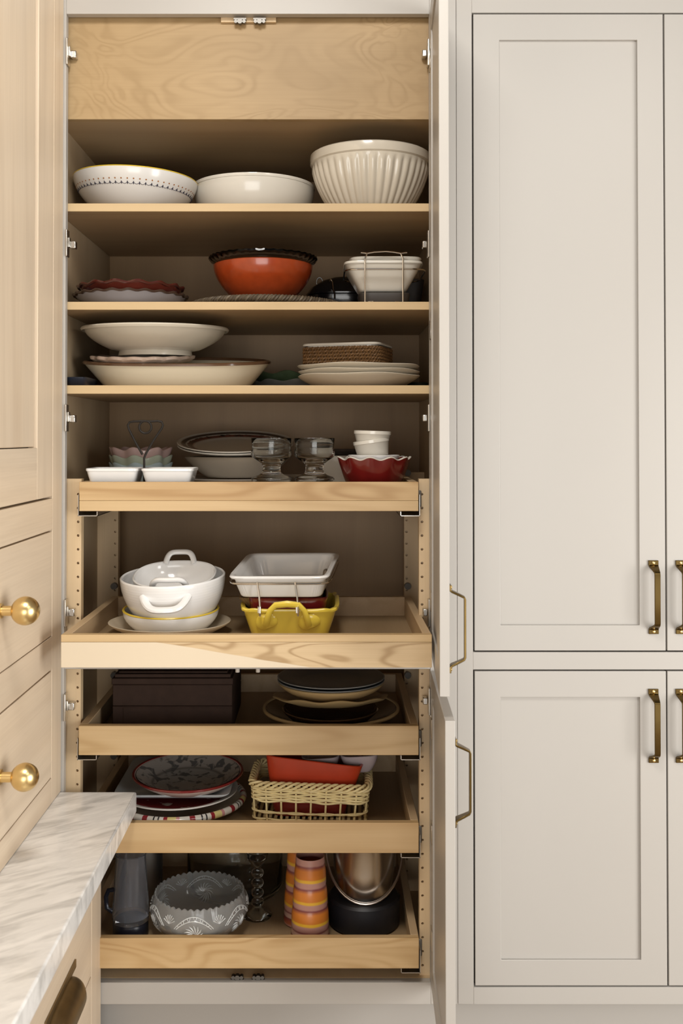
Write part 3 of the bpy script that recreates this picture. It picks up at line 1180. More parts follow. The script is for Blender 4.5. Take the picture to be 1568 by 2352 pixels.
Y = 0.475
t = put('roasting_pan', 'black lidded roasting pan behind the wicker tray', 'pan', 790, Y, zB)
t.scale = (0.77, 0.77, 1.16)
BE = plain('black_enamel', (0.012, 0.011, 0.012), 0.18, coat=0.4)
MB().loft(bowl(0.10, 0.13, 0.062, 0.004, 1.6), ay=0.72, n=2.6).build('pan_body', BE, t)
MB().loft([(0.135, 0.064), (0.136, 0.067), (0.12, 0.082), (0.085, 0.098), (0.04, 0.108), (0, 0.111), (0, 0.107), (0.083, 0.094), (0.118, 0.078), (0.13, 0.064)], ay=0.72, n=2.5).build('lid', BE, t)
m = MB()
m.tube([(-0.088 + 0.011 * math.cos(a), -0.035, 0.086 + 0.008 + 0.011 * math.sin(a)) for a in [2 * math.pi * i / 16 for i in range(16)]], 0.002, 7, closed=True)
m.build('lid_ring', CHROME, t)
m = MB()
m.tube([(-0.052, -0.101, 0.090), (-0.049, -0.111, 0.094), (-0.043, -0.114, 0.088), (-0.041, -0.113, 0.072), (-0.036, -0.114, 0.060), (-0.036, -0.114, 0.048)], 0.0022, 7)
m.build('clip', CHROME, t)

Y = 0.20
t = put('square_dish', 'white square dish held in the chrome wire rack, lower of two', 'dish', 877, Y, zB + 0.0405)
MB().loft(bowl(0.056, 0.094, 0.068, 0.004, 1.12, lip=0.003), n=6, seg=96).build('dish_body', WHITE2, t)
t = put('square_dish', 'white square dish nested above the other in the chrome rack', 'dish', 882, Y + 0.006, zB + 0.053)
MB().loft(bowl(0.049, 0.089, 0.068, 0.004, 1.12), n=6, seg=96).build('dish_body', WHITE2, t)
t = put('wire_rack', 'chrome wire serving rack around the white square dishes', 'rack', 880, Y, zB)
m = MB()
x0, x1 = xp(838, 0.10, 1.7) - t.location.x, xp(925, 0.10, 1.7) - t.location.x
for xx in (x0, x1):
    m.tube([(xx, -0.103, 0.0025), (xx, -0.105, 0.05), (xx, -0.106, 0.112), (xx + (0.005 if xx == x0 else -0.005), -0.100, 0.126)], 0.0021, 8)
    m.tube([(xx, 0.103, 0.0025), (xx, 0.105, 0.05), (xx, 0.106, 0.112)], 0.0021, 8)
    s = 1 if xx == x0 else -1
    m.tube([(xx, -0.103, 0.0025), (xx + s * 0.018, -0.103, 0.0025), (xx + s * 0.020, -0.100, 0.010), (xx + s * 0.008, -0.092, 0.010)], 0.0018, 7)
m.build('upright', CHROME, t)
m = MB()
m.tube([(p.x, p.y, 0.088) for p in even(superpath(0.098, 0.1025, 7, 0), 80)], 0.0021, 8, closed=True)
m.build('ring_wire', CHROME, t)
m = MB()
m.tube([(x0 - 0.010, -0.100, 0.128), (x0 + 0.005, -0.100, 0.126), (x0 + 0.022, -0.100, 0.129), (0, -0.100, 0.1305), (x1 - 0.022, -0.100, 0.129), (x1 - 0.005, -0.100, 0.126), (x1 + 0.010, -0.100, 0.128)], 0.0021, 8)
m.build('top_wire', CHROME, t)
Y = 0.42
t = put('square_dish', 'dark brown square dish behind the chrome rack', 'dish', 928, Y, zB)
MB().loft(bowl(0.034, 0.052, 0.105, 0.005, 1.1), n=6, seg=72).build('dish_body', plain('dark_stoneware', (0.05, 0.042, 0.036), 0.4, var=0.2), t)
t = put('square_dish', 'low dark brown dish under the white square dishes in the chrome rack', 'dish', 880, 0.20, zB)
MB().loft(bowl(0.055, 0.064, 0.036, 0.005, 1.1), n=6, seg=72).build('dish_body', MATS['dark_stoneware'], t)

# ---------------------------------------------------------------- third shelf
Y = 0.215
t = put('baking_dish', 'long cream oval baking dish with a brown rim carrying the scalloped plate', 'dish', 408, Y, zC)
rx, ry = 212 * k(Y), 0.142
hb_ = 0.068
lean = lambda th, rr, z: (1.0, 0.017 * math.sin(th) * max(0.0, z) / hb_ * (1.0 if rr > 0.5 else 0.0))
MB().loft(bowl(0.76, 1.0, hb_, 0.022, 1.05, steps=10, tz=0.005), ax=rx, ay=ry, n=2.5, seg=112, wave=lean).build('dish_body', CREAM, t)
MB().ring([(0.965, hb_), (0.972, hb_ + 0.0045), (0.992, hb_ + 0.0045), (1.012, hb_ + 0.001), (1.006, hb_ - 0.0045), (0.985, hb_ - 0.005)], ax=rx, ay=ry, n=2.5, seg=112, wave=lean).build('brown_rim', plain('brown_glaze', (0.10, 0.05, 0.025), 0.18, var=0.3, coat=0.5), t)

Y = 0.20
t = put('scalloped_plate', 'pink and tan marbled plate with a lobed edge under the footed white bowl', 'plate', 328, Y, zC + 0.0655, (R(6.0), 0, 0))
MB().loft([(0, 0), (0.095, 0), (0.118, 0.003), (0.127, 0.010), (0.128, 0.016), (0.124, 0.0175), (0.11, 0.0115), (0.09, 0.006), (0, 0.006)], seg=160, wave=scal(16, 0.022, 0.0008, 0.003, 0.01)).build(
    'plate_body', plain('marbled_tan', (0.42, 0.315, 0.25), 0.3, var=0.45, vscale=38, coat=0.2), t)
Y = 0.20
r = 160 * k(Y)
t = put('footed_bowl', 'wide footed white bowl with a rolled rim, resting on the scalloped plate', 'bowl', 357, Y, zC + 0.0810, (R(1.5), 0, 0))
MB().loft(bowl(0.100, r, 0.068, 0.006, 1.9, lip=0.009, foot=0.012, fr=0.092, lipdrop=0.007), seg=96).build('bowl_body', IVORY, t)

Y = 0.135
one(MB().loft(bowl(0.022, 0.027, 0.021, 0.003, 1.4), ay=2.8, n=5), 'small_tray', plain('navy_glaze', (0.014, 0.02, 0.035), 0.3, coat=0.3),
    'dark navy dish in the corner left of the cream baking dish', 'dish', 188, Y, zC)

Y = 0.40
lf = scal(9, 0.05, 0.003, 0.004, 0.03)
one(MB().loft(bowl(0.075, 0.112, 0.028, 0.004, 1.1), ay=0.8, seg=108, wave=lf), 'leaf_plate', plain('grey_leaf_glaze', (0.26, 0.27, 0.25), 0.25, var=0.3, vscale=30, coat=0.3),
    'pale grey wavy-edged plate, lower of two between the baking dish and white plates', 'plate', 668, Y, zC)
one(MB().loft(bowl(0.068, 0.106, 0.032, 0.004, 1.1), ay=0.8, seg=108, wave=scal(8, 0.05, 0.004, 0.004, 0.03)), 'leaf_plate', plain('green_leaf_glaze', (0.09, 0.135, 0.07), 0.2, var=0.5, vscale=34, coat=0.4),
    'green wavy-edged plate, upper of two between the baking dish and white plates', 'plate', 662, Y, zC + 0.017)

Y = 0.205
r = 140 * k(Y)
P3 = bowl(0.10, r, 0.031, 0.0045, 1.25)
for i, (dz, lab) in enumerate(((0.0, 'lowest of three cream stoneware plates stacked under the woven dish'),
                               (0.0125, 'middle of three cream stoneware plates stacked under the woven dish'),
                               (0.0250, 'topmost of three cream stoneware plates, the woven dish stands on it'))):
    Pq = P3 if i == 0 else bowl(0.097, r, 0.030, 0.0045, 1.25)
    w = scal(5, 0.006, 0.0011, 0.01, 0.03, ph=i * 1.7)
    one(MB().loft(Pq, seg=80, wave=w), 'dinner_plate', plain('oat_glaze', (0.66, 0.60, 0.49), 0.32, var=0.05, coat=0.15), lab, 'plate', 823 + (0, 1, 0)[i], Y, zC + dz, (0, 0, R(40 * i)), 'cream plates on the third shelf')

Y = 0.205
t = put('woven_dish', 'white rectangular dish in a brown woven rope sleeve on the cream plates', 'dish', 799, Y, zC + 0.0375, (0, 0, R(-19)))
ROPE = plain('seagrass_rope', (0.135, 0.066, 0.020), 0.65, var=0.6, vscale=90, bump=0.5)
sl = MB()
for j in range(7):
    z = 0.009 + j * 0.0083
    pth = even(superpath(0.098, 0.074, 7, z), 240)
    for q in range(2):
        sl = MB()
        sl.tube(helix(pth, 0.0024, 44, q * math.pi + j * 0.8, 6), 0.0027, 5, closed=True)
        sl.build('rope_row', ROPE, t)
MB().loft([(0, 0), (0.9, 0), (0.955, 0.006), (0.955, 0.062), (0.93, 0.062), (0.93, 0.008), (0, 0.006)], ax=0.0985, ay=0.0745, n=7, seg=72).build('sleeve', ROPE, t)
MB().loft([(0, 0.009), (0.90, 0.009), (0.925, 0.06), (0.93, 0.0655), (1.02, 0.066), (1.04, 0.0685), (1.02, 0.0715), (0.94, 0.0710), (0.885, 0.064), (0.86, 0.013), (0, 0.013)], ax=0.098, ay=0.074, n=7, seg=72).build('dish_liner', WHITE2, t)
Y = 0.31
one(MB().loft(bowl(0.022, 0.030, 0.020, 0.003, 1.3), seg=48), 'small_tray', plain('bottle_green_glaze', (0.02, 0.032, 0.024), 0.3, coat=0.3),
    'dark green dish half hidden right of the cream plates', 'dish', 957, Y, zC)

# ---------------------------------------------------------------- first pull-out tray
Y = 0.075
t = put('wire_caddy', 'dark wire caddy with a heart-shaped loop handle holding two white dishes', 'caddy', 332, Y, F4)
cx = t.location


def cp(px, py, Yq=Y):
    p = at(px, py, Yq)
    return Vector((p.x, p.y, p.z)) - cx


m = MB()
m.tube([cp(331, 1150), cp(331, 1107), cp(331, 1052), cp(334, 1044), cp(352, 1012), cp(371, 984), cp(374, 976), cp(371, 969), cp(362, 967), cp(346, 968), cp(330, 967), cp(306, 968), cp(297, 970), cp(293.5, 977), cp(296, 986), cp(311, 1016), cp(327, 1044)], 0.0027, 8)
m.tube([cp(333.5 + 14 * math.sin(a), 981 - 14 * math.cos(a)) for a in [2 * math.pi * i / 24 for i in range(24)]], 0.0026, 8, closed=True)
m.build('loop_handle', BLACKM, t)
m = MB()
for (xa_, xb_) in ((-0.134, -0.006), (0.000, 0.128)):
    zt = 0.040
    m.tube([(xa_ + 0.004, -0.062, 0.003), (xa_ + 0.004, -0.062, zt), (xa_ + 0.062, -0.062, zt), (xa_ + 0.066, -0.062, zt - 0.006), (xa_ + 0.066, -0.062, 0.003)] if xa_ < -0.05 else
           [(xb_ - 0.082, -0.062, 0.003), (xb_ - 0.080, -0.062, zt - 0.006), (xb_ - 0.074, -0.062, zt), (xb_ - 0.002, -0.062, zt), (xb_ - 0.002, -0.062, 0.003)], 0.0028, 7)
    m.tube([(p.x + (xa_ + xb_) / 2, p.y, 0.0225) for p in even(superpath(0.050, 0.052, 6, 0), 40)], 0.0022, 7, closed=True)
m.tube([(-0.13, 0.0, 0.0225), (0.125, 0.0, 0.0225)], 0.0022, 7)
for xx in (-0.13, 0.125):
    m.tube([(xx, 0.0, 0.0225), (xx, 0.0, 0.0)], 0.0022, 7)
m.build('base_frame', BLACKM, t)
for px, lab in ((266, 'small white rectangular dish in the wire caddy, left of its stem'), (391, 'small white rectangular dish in the wire caddy, right of its stem')):
    q = put('snack_dish', lab, 'dish', px, Y, F4 + 0.0252, group='white dishes in the wire caddy')
    MB().loft(bowl(0.047, 0.0605, 0.050, 0.0035, 1.1, lip=0.001), ax=1.0, ay=0.93, n=9, seg=72).build('dish_body', WHITE, q)

Y = 0.31
r = 72 * k(Y)
for i, (dz, col, lab) in enumerate(((0.0, (0.42, 0.52, 0.55), 'pale blue petal-edged bowl at the bottom of the pastel stack'),
                                    (0.019, (0.44, 0.49, 0.39), 'pale green petal-edged bowl in the middle of the pastel stack'),
                                    (0.039, (0.50, 0.35, 0.325), 'pale pink petal-edged bowl on top of the pastel stack'))):
    one(MB().loft(bowl(0.036 - 0.002 * i, r - 0.004, 0.080, 0.004, 1.6), seg=120, wave=scal(8, 0.075, 0.0042, 0.03, 0.08, ph=i * 0.25)), 'petal_bowl',
        plain('pastel_glaze_%d' % i, col, 0.2, var=0.08, coat=0.4), lab, 'bowl', 323, Y, F4 + dz, group='pastel petal bowls')

# stack of plates in the middle
Y = 0.335
one(MB().loft(bowl(0.100, 0.142, 0.0275, 0.005, 1.4), seg=72), 'shallow_bowl', BE,
    'black shallow bowl at the very bottom of the striped stack', 'bowl', 530, Y, F4)
one(MB().loft([(0, 0), (0.10, 0), (0.150, 0.012), (0.153, 0.0155), (0.149, 0.016), (0.10, 0.005), (0, 0.005)], seg=72), 'dinner_plate', WHITE,
    'white plate under the taupe bowl', 'plate', 540, Y, F4 + 0.029, group=None)
one(MB().loft(bowl(0.080, 0.137, 0.052, 0.005, 1.3), seg=80), 'shallow_bowl', plain('taupe_glaze', (0.34, 0.29, 0.225), 0.3, var=0.1, coat=0.2),
    'taupe shallow bowl under the striped plates', 'bowl', 545, Y, F4 + 0.0455)
PAT = radial('striped_plate_glaze', [(0.0, (0.56, 0.52, 0.45)), (0.70, (0.58, 0.53, 0.46)), (0.74, (0.16, 0.05, 0.035)), (0.80, (0.15, 0.04, 0.03)), (0.83, (0.6, 0.57, 0.5)),
                                     (0.86, (0.04, 0.03, 0.03)), (0.91, (0.05, 0.035, 0.03)), (0.94, (0.62, 0.58, 0.5)), (1.0, (0.66, 0.62, 0.55))], 0.152,
             speck=((0.012, 0.01, 0.01), 55, 0.52, 0.74, 0.83))
PP = [(0, 0), (0.09, 0), (0.098, 0.002), (0.145, 0.014), (0.1515, 0.0175), (0.150, 0.0195), (0.143, 0.018), (0.10, 0.0062), (0.09, 0.005), (0, 0.005)]
one(MB().loft(PP, seg=80), 'dinner_plate', plain('white_rim_plate', (0.6, 0.57, 0.51), 0.25, coat=0.3), 'white plate directly under the red-rimmed striped plate', 'plate', 541, Y + 0.002, F4 + 0.1135, (R(9.5), 0, 0))
one(MB().loft(PP, seg=80), 'dinner_plate', PAT, 'striped plate with a dark red and black border, topmost of its stack', 'plate', 540, Y + 0.002, F4 + 0.1215, (R(10.5), 0, 0))

# stemmed glasses
GL = glass('clear_glass', (0.97, 0.985, 0.98))
Y = 0.062
GP = [(0, 0.0), (0.030, 0.0), (0.0455, 0.003), (0.0475, 0.009), (0.044, 0.013), (0.030, 0.018), (0.0225, 0.024), (0.021, 0.034), (0.0235, 0.044), (0.034, 0.052),
      (0.0455, 0.060), (0.0485, 0.068), (0.0475, 0.075), (0.0455, 0.080), (0.0465, 0.090), (0.0478, 0.1035), (0.0470, 0.1045), (0.0455, 0.1035), (0.0442, 0.090), (0.0432, 0.080),
      (0.0445, 0.072), (0.043, 0.064), (0.034, 0.058), (0.018, 0.052), (0, 0.050)]
for i, px in enumerate((623, 722)):
    q = put('glass_dish', 'low clear glass dish under the %s stemmed glass' % ('left', 'right')[i], 'dish', px, Y, F4, group='glass dishes under the stemmed glasses')
    MB().loft([(0, 0), (0.036, 0), (0.044, 0.004), (0.0475, 0.030), (0.0480, 0.0415), (0.0465, 0.0425), (0.0450, 0.0415), (0.043, 0.03), (0.040, 0.008), (0, 0.006)], seg=48).build('glass_body', GL, q)
    q = put('stemmed_glass', ('thick clear stemmed glass nearest the striped plates', 'thick clear stemmed glass nearest the red bowl')[i], 'glass', px, Y, F4 + 0.0430, group='clear stemmed glasses')
    MB().loft(GP, seg=48).build('glass_body', GL, q, angle=60)

Y = 0.36
one(MB().loft(bowl(0.055, 0.085, 0.100, 0.005, 1.6), ay=0.8, seg=56), 'serving_bowl', WHITE2, 'white oval bowl half hidden behind the right stemmed glass', 'bowl', 782, Y, F4)
one(MB().loft(bowl(0.055, 0.074, 0.014, 0.004, 1.3), ay=0.8, seg=56), 'small_tray', plain('dark_dish_glaze', (0.07, 0.055, 0.045), 0.3, coat=0.2), 'dark saucer on top of the white oval bowl', 'dish', 790, Y, F4 + 0.1025)

Y = 0.10
r = 83 * k(Y)
rw = scal(11, 0.035, 0.0034, 0.055, 0.10)
t = put('scalloped_bowl', 'deep red bowl with a white fluted edge holding white ramekins', 'bowl', 858, Y, F4)
MB().loft(bowl(0.050, r, 0.098, 0.005, 1.15), seg=132, wave=rw).build('bowl_body', plain('deep_red_glaze', (0.135, 0.008, 0.007), 0.2, var=0.25, vscale=40, coat=0.5), t)
MB().ring(rimring(r - 0.0022, 0.0995, 0.0030, 0.0015), seg=132, wave=rw).build('white_edge', WHITE2, t)
t = put('saucer_dish', 'small white saucer resting inside the red scalloped bowl', 'dish', 858, Y, F4 + 0.066)
MB().loft(bowl(0.048, 0.062, 0.040, 0.004, 1.2), seg=56).build('dish_body', WHITE, t)
rib = lambda th, rr, z: (1 + 0.022 * abs(math.cos(22 * th)) * (1.0 if 0.003 < z < 0.031 else 0.0), 0.0)
for i, (dz, ry_, px, lab) in enumerate(((0.1005, 8, 857, 'ribbed white ramekin tilted inside the red bowl, lower of two'), (0.121, -2, 854, 'ribbed white ramekin on top, upper of two'))):
    t = put('ramekin', lab, 'ramekin', px, Y, F4 + dz + 0.003, (0, R(-ry_), 0), 'white ramekins in the red bowl')
    rb_, rr_ = (0.036, 0.0425) if i == 0 else (0.0345, 0.0435)
    MB().loft([(0, 0), (rb_, 0), (rb_ + 0.001, 0.003), (rr_ - 0.001, 0.031), (rr_ + 0.001, 0.033), (rr_ + 0.001, 0.040), (rr_ - 0.002, 0.041), (rr_ - 0.004, 0.032), (rb_ - 0.004, 0.004), (0, 0.004)], seg=176, wave=rib).build('ramekin_body', WHITE2, t)

# ---------------------------------------------------------------- second pull-out tray (drawn out)
Y = 0.055
r = 139 * k(Y)
one(MB().loft([(0, 0), (0.085, 0), (0.098, 0.003), (0.130, 0.020), (r - 0.001, 0.0275), (r, 0.030), (r - 0.004, 0.0305), (0.126, 0.0245), (0.094, 0.0072), (0.08, 0.0045), (0, 0.0045)], seg=96),
    'dinner_plate', plain('buff_glaze', (0.66, 0.56, 0.42), 0.3, var=0.06, coat=0.2), 'buff plate under the stacked white casseroles', 'plate', 390, Y, F5)
r = 109 * k(Y)
t = put('casserole_bowl', 'white bowl with a yellow rim between the buff plate and big casserole', 'bowl', 393, Y, F5 + 0.006, (R(3), 0, 0))
MB().loft(bowl(0.072, r, 0.052, 0.005, 2.0), seg=80).build('bowl_body', WHITE, t)
MB().ring(rimring(r - 0.002, 0.0535, 0.003, 0.0018), seg=80).build('yellow_rim', MATS['yellow_line'], t)
r = 119 * k(Y)
t = put('casserole_dish', 'large round white casserole with loop handles, ribbed outside', 'dish', 400, Y, F5 + 0.0515, (R(4.5), R(-1.5), 0))
rbw = lambda th, rr, z: (1 + 0.0012 * math.sin(z * 1900) * (1 if 0.045 < z < 0.08 else 0), 0.0)
MB().loft(bowl(0.094, r, 0.086, 0.006, 2.0, steps=40), ay=1.08, seg=80, wave=rbw).build('dish_body', WHITE, t, angle=60)


def loop_handle(t, rx, ry, z, span, out, rise, rad, mat, back=False, flat=1.0, sq=4.5):
    """thick strap that leaves the wall of an oval dish, runs out and comes back"""
    s = 1 if back else -1
    pts = []
    for i in range(21):
        u = -1 + 2 * i / 20
        x = span * math.copysign(abs(u) ** 0.75, u)
        e = 1 - abs(u) ** sq
        wall = ry * math.sqrt(max(0.0, 1 - (x / rx) ** 2))
        pts.append((x, s * (wall - 0.004 + out * e), z + rise * e))
    m = MB()
    m.tube(pts, rad, 10, flat=flat)
    m.build('loop_handle', mat, t)


loop_handle(t, r * 0.985, r * 1.065, 0.064, 0.050, 0.024, -0.024, 0.0095, WHITE, flat=0.75, sq=3.2)
loop_handle(t, r * 0.985, r * 1.065, 0.064, 0.050, 0.024, -0.012, 0.0095, WHITE, back=True, flat=0.75, sq=3.2)
r = 94 * k(Y)
t = put('casserole_dish', 'smaller white casserole with upright loop handles nested in the large one', 'dish', 404, Y + 0.008, F5 + 0.0795, (R(11), R(-1), 0))
MB().loft(bowl(0.058, r, 0.062, 0.005, 1.9), ay=1.02, n=2.4, seg=80).build('dish_body', WHITE, t)
loop_handle(t, r, r * 1.02, 0.058, 0.035, 0.012, 0.024, 0.0075, WHITE, back=True, flat=0.8)
loop_handle(t, r, r * 1.02, 0.058, 0.040, 0.010, 0.024, 0.0080, WHITE, flat=0.8)

# yellow dish, red dish, brown dish, white baker in a chrome frame
Y = 0.09
YEL = plain('yellow_glaze', (0.80, 0.60, 0.07), 0.22, var=0.10, vscale=14, coat=0.5)
t = put('baking_dish', 'bright yellow rectangular baking dish with a strap handle', 'dish', 668, Y, F5)
fw = scal(10, 0.012, 0.0012, 0.06, 0.075)
MB().loft(bowl(0.80, 1.0, 0.072, 0.055, 1.0, lip=0.035, lipdrop=0.006, tz=0.006), ax=0.110, ay=0.128, n=7, seg=112, wave=fw).build('dish_body', YEL, t)
m = MB()
hx0, hx1 = -0.052, 0.044
yw = -0.1335
m.tube([(hx0, yw + 0.013, 0.036), (hx0 + 0.003, yw - 0.002, 0.052), (hx0 + 0.010, yw - 0.008, 0.072), (hx0 + 0.022, yw - 0.010, 0.084), (-0.004, yw - 0.012, 0.087), (hx1 - 0.022, yw - 0.010, 0.084), (hx1 - 0.010, yw - 0.008, 0.072), (hx1 - 0.003, yw - 0.002, 0.052), (hx1, yw + 0.013, 0.036)],
       [0.008, 0.008, 0.007, 0.008, 0.0085, 0.008, 0.007, 0.008, 0.008], 10, flat=0.8)
m.build('strap_handle', YEL, t)
for hx in (hx0, hx1):
    m = MB()
    m.loft([(0, 0), (0.020, 0.0), (0.0225, 0.004), (0.018, 0.008), (0, 0.010)], seg=28, ay=1.0, wave=lambda th, rr, z: (1 + 0.12 * math.sin(2 * th + 1) + 0.06 * math.cos(3 * th), 0))
    m.xf(Matrix.Translation((hx, -0.1155, 0.044)) @ Matrix.Rotation(math.pi / 2 + 0.30, 4, 'X'))
    m.build('handle_lug', YEL, t)
t = put('baking_dish', 'dark red rectangular dish nested inside the yellow baking dish', 'dish', 664, Y, F5 + 0.006)
MB().loft(bowl(0.72, 0.84, 0.086, 0.05, 1.0, tz=0.005), ax=0.110, ay=0.120, n=8, seg=96).build('dish_body', plain('wine_glaze', (0.13, 0.008, 0.010), 0.18, var=0.2, coat=0.5), t)
t = put('baking_dish', 'brown crimped dish nested askew in the yellow dish, edge showing at right', 'dish', 672, Y + 0.02, F5 + 0.026, (0, R(-14), 0))
MB().loft(bowl(0.60, 0.965, 0.086, 0.05, 1.0, tz=0.005), ax=0.110, ay=0.110, n=5, seg=160, wave=scal(30, 0.018, 0.001, 0.05, 0.085)).build('dish_body', plain('toffee_glaze', (0.20, 0.125, 0.055), 0.35, var=0.4, vscale=40), t)
Y = 0.085
t = put('baking_dish', 'white rectangular baker sitting in a chrome frame over the yellow dish', 'dish', 659, Y, F5 + 0.106, (R(5.5), R(-1.0), R(-6.5)))
flw = lambda th, rr, z: (1 + 0.008 * abs(math.cos(26 * th)) * (1 if 0.003 < z < 0.036 else 0), 0)
MB().loft(bowl(0.84, 0.985, 0.052, 0.045, 1.0, lip=0.06, lipdrop=0.005, tz=0.005), ax=0.111, ay=0.126, n=11, seg=160, wave=flw).build('dish_body', WHITE, t, angle=60)
t2 = put('dish_frame', 'chrome wire frame with hooked legs around the white baker', 'rack', 659, Y, F5 + 0.106, (R(5.5), R(-1.0), R(-6.5)))
m = MB()
m.tube([(p.x, p.y, 0.037) for p in even(superpath(0.1155, 0.1300, 9, 0), 80)], 0.0022, 8, closed=True)
m.build('ring_wire', CHROME, t2)
for xx in (-0.043, 0.043):
    m = MB()
    m.tube([(xx - 0.004, -0.1305, 0.040), (xx - 0.003, -0.1330, 0.036), (xx, -0.1335, 0.010), (xx + 0.003, -0.1420, -0.020), (xx + 0.003, -0.1500, -0.030),
            (xx + 0.003, -0.1510, -0.024), (xx + 0.003, -0.1470, -0.012), (xx - 0.001, -0.1400, -0.012), (xx - 0.001, -0.1420, -0.026)], 0.0023, 8)
    m.build('hook_leg', CHROME, t2)

# ---------------------------------------------------------------- third pull-out tray
BOX = plain('espresso_leatherette', (0.036, 0.020, 0.014), 0.75, var=0.3, vscale=40, bump=0.3, spec=0.2)
yb = 0.10
bx0, bx1 = xp(258, yb, 0.7), xp(533, yb, 0.7)
bc = (bx0 + bx1) / 2
bw = (bx1 - bx0) / 2
for i, (za, zb_, lab) in enumerate(((0.0, 0.0615, 'dark brown storage box at the bottom of the two stacked boxes'), (0.0622, 0.146, 'dark brown lidded storage box on top of the other'))):
    t = thing('storage_box', lab, 'box', (bc, yb + 0.13, F6 + za), (0, 0, 0), 'stacked brown boxes')
    hh = zb_ - za
    if i == 0:
        MB().box(-bw, bw, -0.13, 0.13, 0, hh).build('box_body', BOX, t, bevel=0.002)
        MB().box(-bw + 0.026, bw - 0.001, -0.1315, -0.1301, 0.002, hh - 0.003).build('box_front', BOX, t, bevel=0.0005)
    else:
        MB().box(-bw, bw, -0.13, 0.13, 0, 0.0505).build('box_body', BOX, t, bevel=0.002)
        MB().box(-bw - 0.002, bw + 0.002, -0.132, 0.132, 0.0512, 0.066).build('lid', BOX, t, bevel=0.002)
        MB().box(-bw + 0.004, bw - 0.004, -0.126, 0.126, 0.0662, 0.075).build('lid_step', BOX, t, bevel=0.002)
        MB().box(-bw + 0.012, bw - 0.012, -0.118, 0.118, 0.0752, hh - 0.004).build('lid_top', BOX, t, bevel=0.002)

Y = 0.18
r = 154 * k(Y)
t = put('platter', 'large dark brown platter with a tan edge at the bottom of its stack', 'platter', 760, Y, F6)
DKB = plain('tortoise_glaze', (0.055, 0.026, 0.012), 0.16, var=0.5, vscale=22, coat=0.6)
TAN = plain('tan_glaze', (0.44, 0.31, 0.15), 0.35, var=0.15)
MB().loft(bowl(0.105, r, 0.038, 0.005, 1.3), seg=96).build('platter_body', DKB, t)
MB().ring(rimring(r - 0.001, 0.0375, 0.0040, 0.0035), seg=96).build('tan_edge', TAN, t)
one(MB().loft(bowl(0.085, 0.118, 0.030, 0.005, 1.3), seg=72), 'shallow_bowl', DKB, 'brown bowl between the dark platter and the wavy tan plate', 'bowl', 758, Y, F6 + 0.0060)
one(MB().loft([(0, 0), (0.085, 0), (0.095, 0.003), (0.138, 0.016), (0.142, 0.0205), (0.139, 0.0215), (0.092, 0.008), (0, 0.005)], seg=144, wave=scal(9, 0.01, 0.0024, 0.004, 0.018)), 'dinner_plate', TAN,
    'tan plate with a wavy edge in the middle of its stack', 'plate', 757, Y, F6 + 0.046, (R(-8), 0, 0))
SLATE = plain('blue_black_glaze', (0.035, 0.045, 0.055), 0.3, var=0.2, coat=0.3)
r = 121 * k(Y)
one(MB().loft(bowl(0.075, r, 0.036, 0.005, 1.5), seg=80), 'shallow_bowl', TAN, 'tan-backed bowl under the two dark blue plates', 'bowl', 760, Y, F6 + 0.0665)
for i, lab in enumerate(('lower of two blue-black plates topping the stack', 'upper of two blue-black plates topping the stack')):
    t = put('dinner_plate', lab, 'plate', 760, Y, F6 + 0.0935 + 0.0075 * i, group='blue-black plates')
    MB().loft([(0, 0), (0.070, 0), (0.080, 0.002), (r - 0.002, 0.0125), (r, 0.0145), (r - 0.004, 0.0155), (0.08, 0.0058), (0.07, 0.004), (0, 0.004)], seg=80).build('plate_body', SLATE, t)
    MB().ring(rimring(r - 0.0005, 0.0140, 0.0022, 0.0012), seg=80).build('grey_edge', plain('grey_edge', (0.22, 0.22, 0.21), 0.35), t)

# ---------------------------------------------------------------- fourth pull-out tray
Y = 0.205
t = put('platter', 'round platter with a striped candy-cane rim at the bottom of the festive stack', 'platter', 412, Y, F7)
CANDY = angbands('candy_stripes', 9, [(0.0, (0.72, 0.69, 0.63)), (0.16, (0.28, 0.02, 0.03)), (0.27, (0.74, 0.70, 0.64)), (0.40, (0.03, 0.03, 0.035)), (0.43, (0.72, 0.70, 0.65)),
                                      (0.50, (0.03, 0.03, 0.035)), (0.53, (0.74, 0.72, 0.66)), (0.62, (0.30, 0.02, 0.03)), (0.70, (0.76, 0.66, 0.28)), (0.88, (0.62, 0.30, 0.30)), (0.95, (0.74, 0.70, 0.64))])
MB().loft([(0, 0), (0.09, 0), (0.10, 0.003), (0.148, 0.022), (0.153, 0.026), (0.148, 0.0265), (0.10, 0.009), (0, 0.005)], seg=80).build('platter_body', CREAM, t)
m = MB()
m.ring([(0.158 + 0.0085 * math.cos(a), 0.029 + 0.0085 * math.sin(a)) for a in [2 * math.pi * i / 12 for i in range(12)]], seg=120)
m.build('striped_rim', CANDY, t)
RED = radial('festive_red_glaze', [(0.0, (0.22, 0.02, 0.022)), (0.88, (0.20, 0.018, 0.02)), (0.90, (0.70, 0.67, 0.62)), (1.0, (0.72, 0.70, 0.66))], 0.150,
             speck=((0.68, 0.62, 0.52), 32, 0.62, 0.0, 0.86))
one(MB().loft([(0, 0), (0.095, 0), (0.105, 0.003), (0.142, 0.0145), (0.149, 0.018), (0.149, 0.021), (0.143, 0.020), (0.104, 0.0075), (0, 0.005)], seg=96), 'dinner_plate', RED,
    'dark red plate with white snow dots and a white rim in the festive stack', 'plate', 408, Y, F7 + 0.0315)
t = put('square_platter', 'pale blue-white square platter lying under the flowered bowl', 'platter', 412, Y + 0.045, F7 + 0.0545)
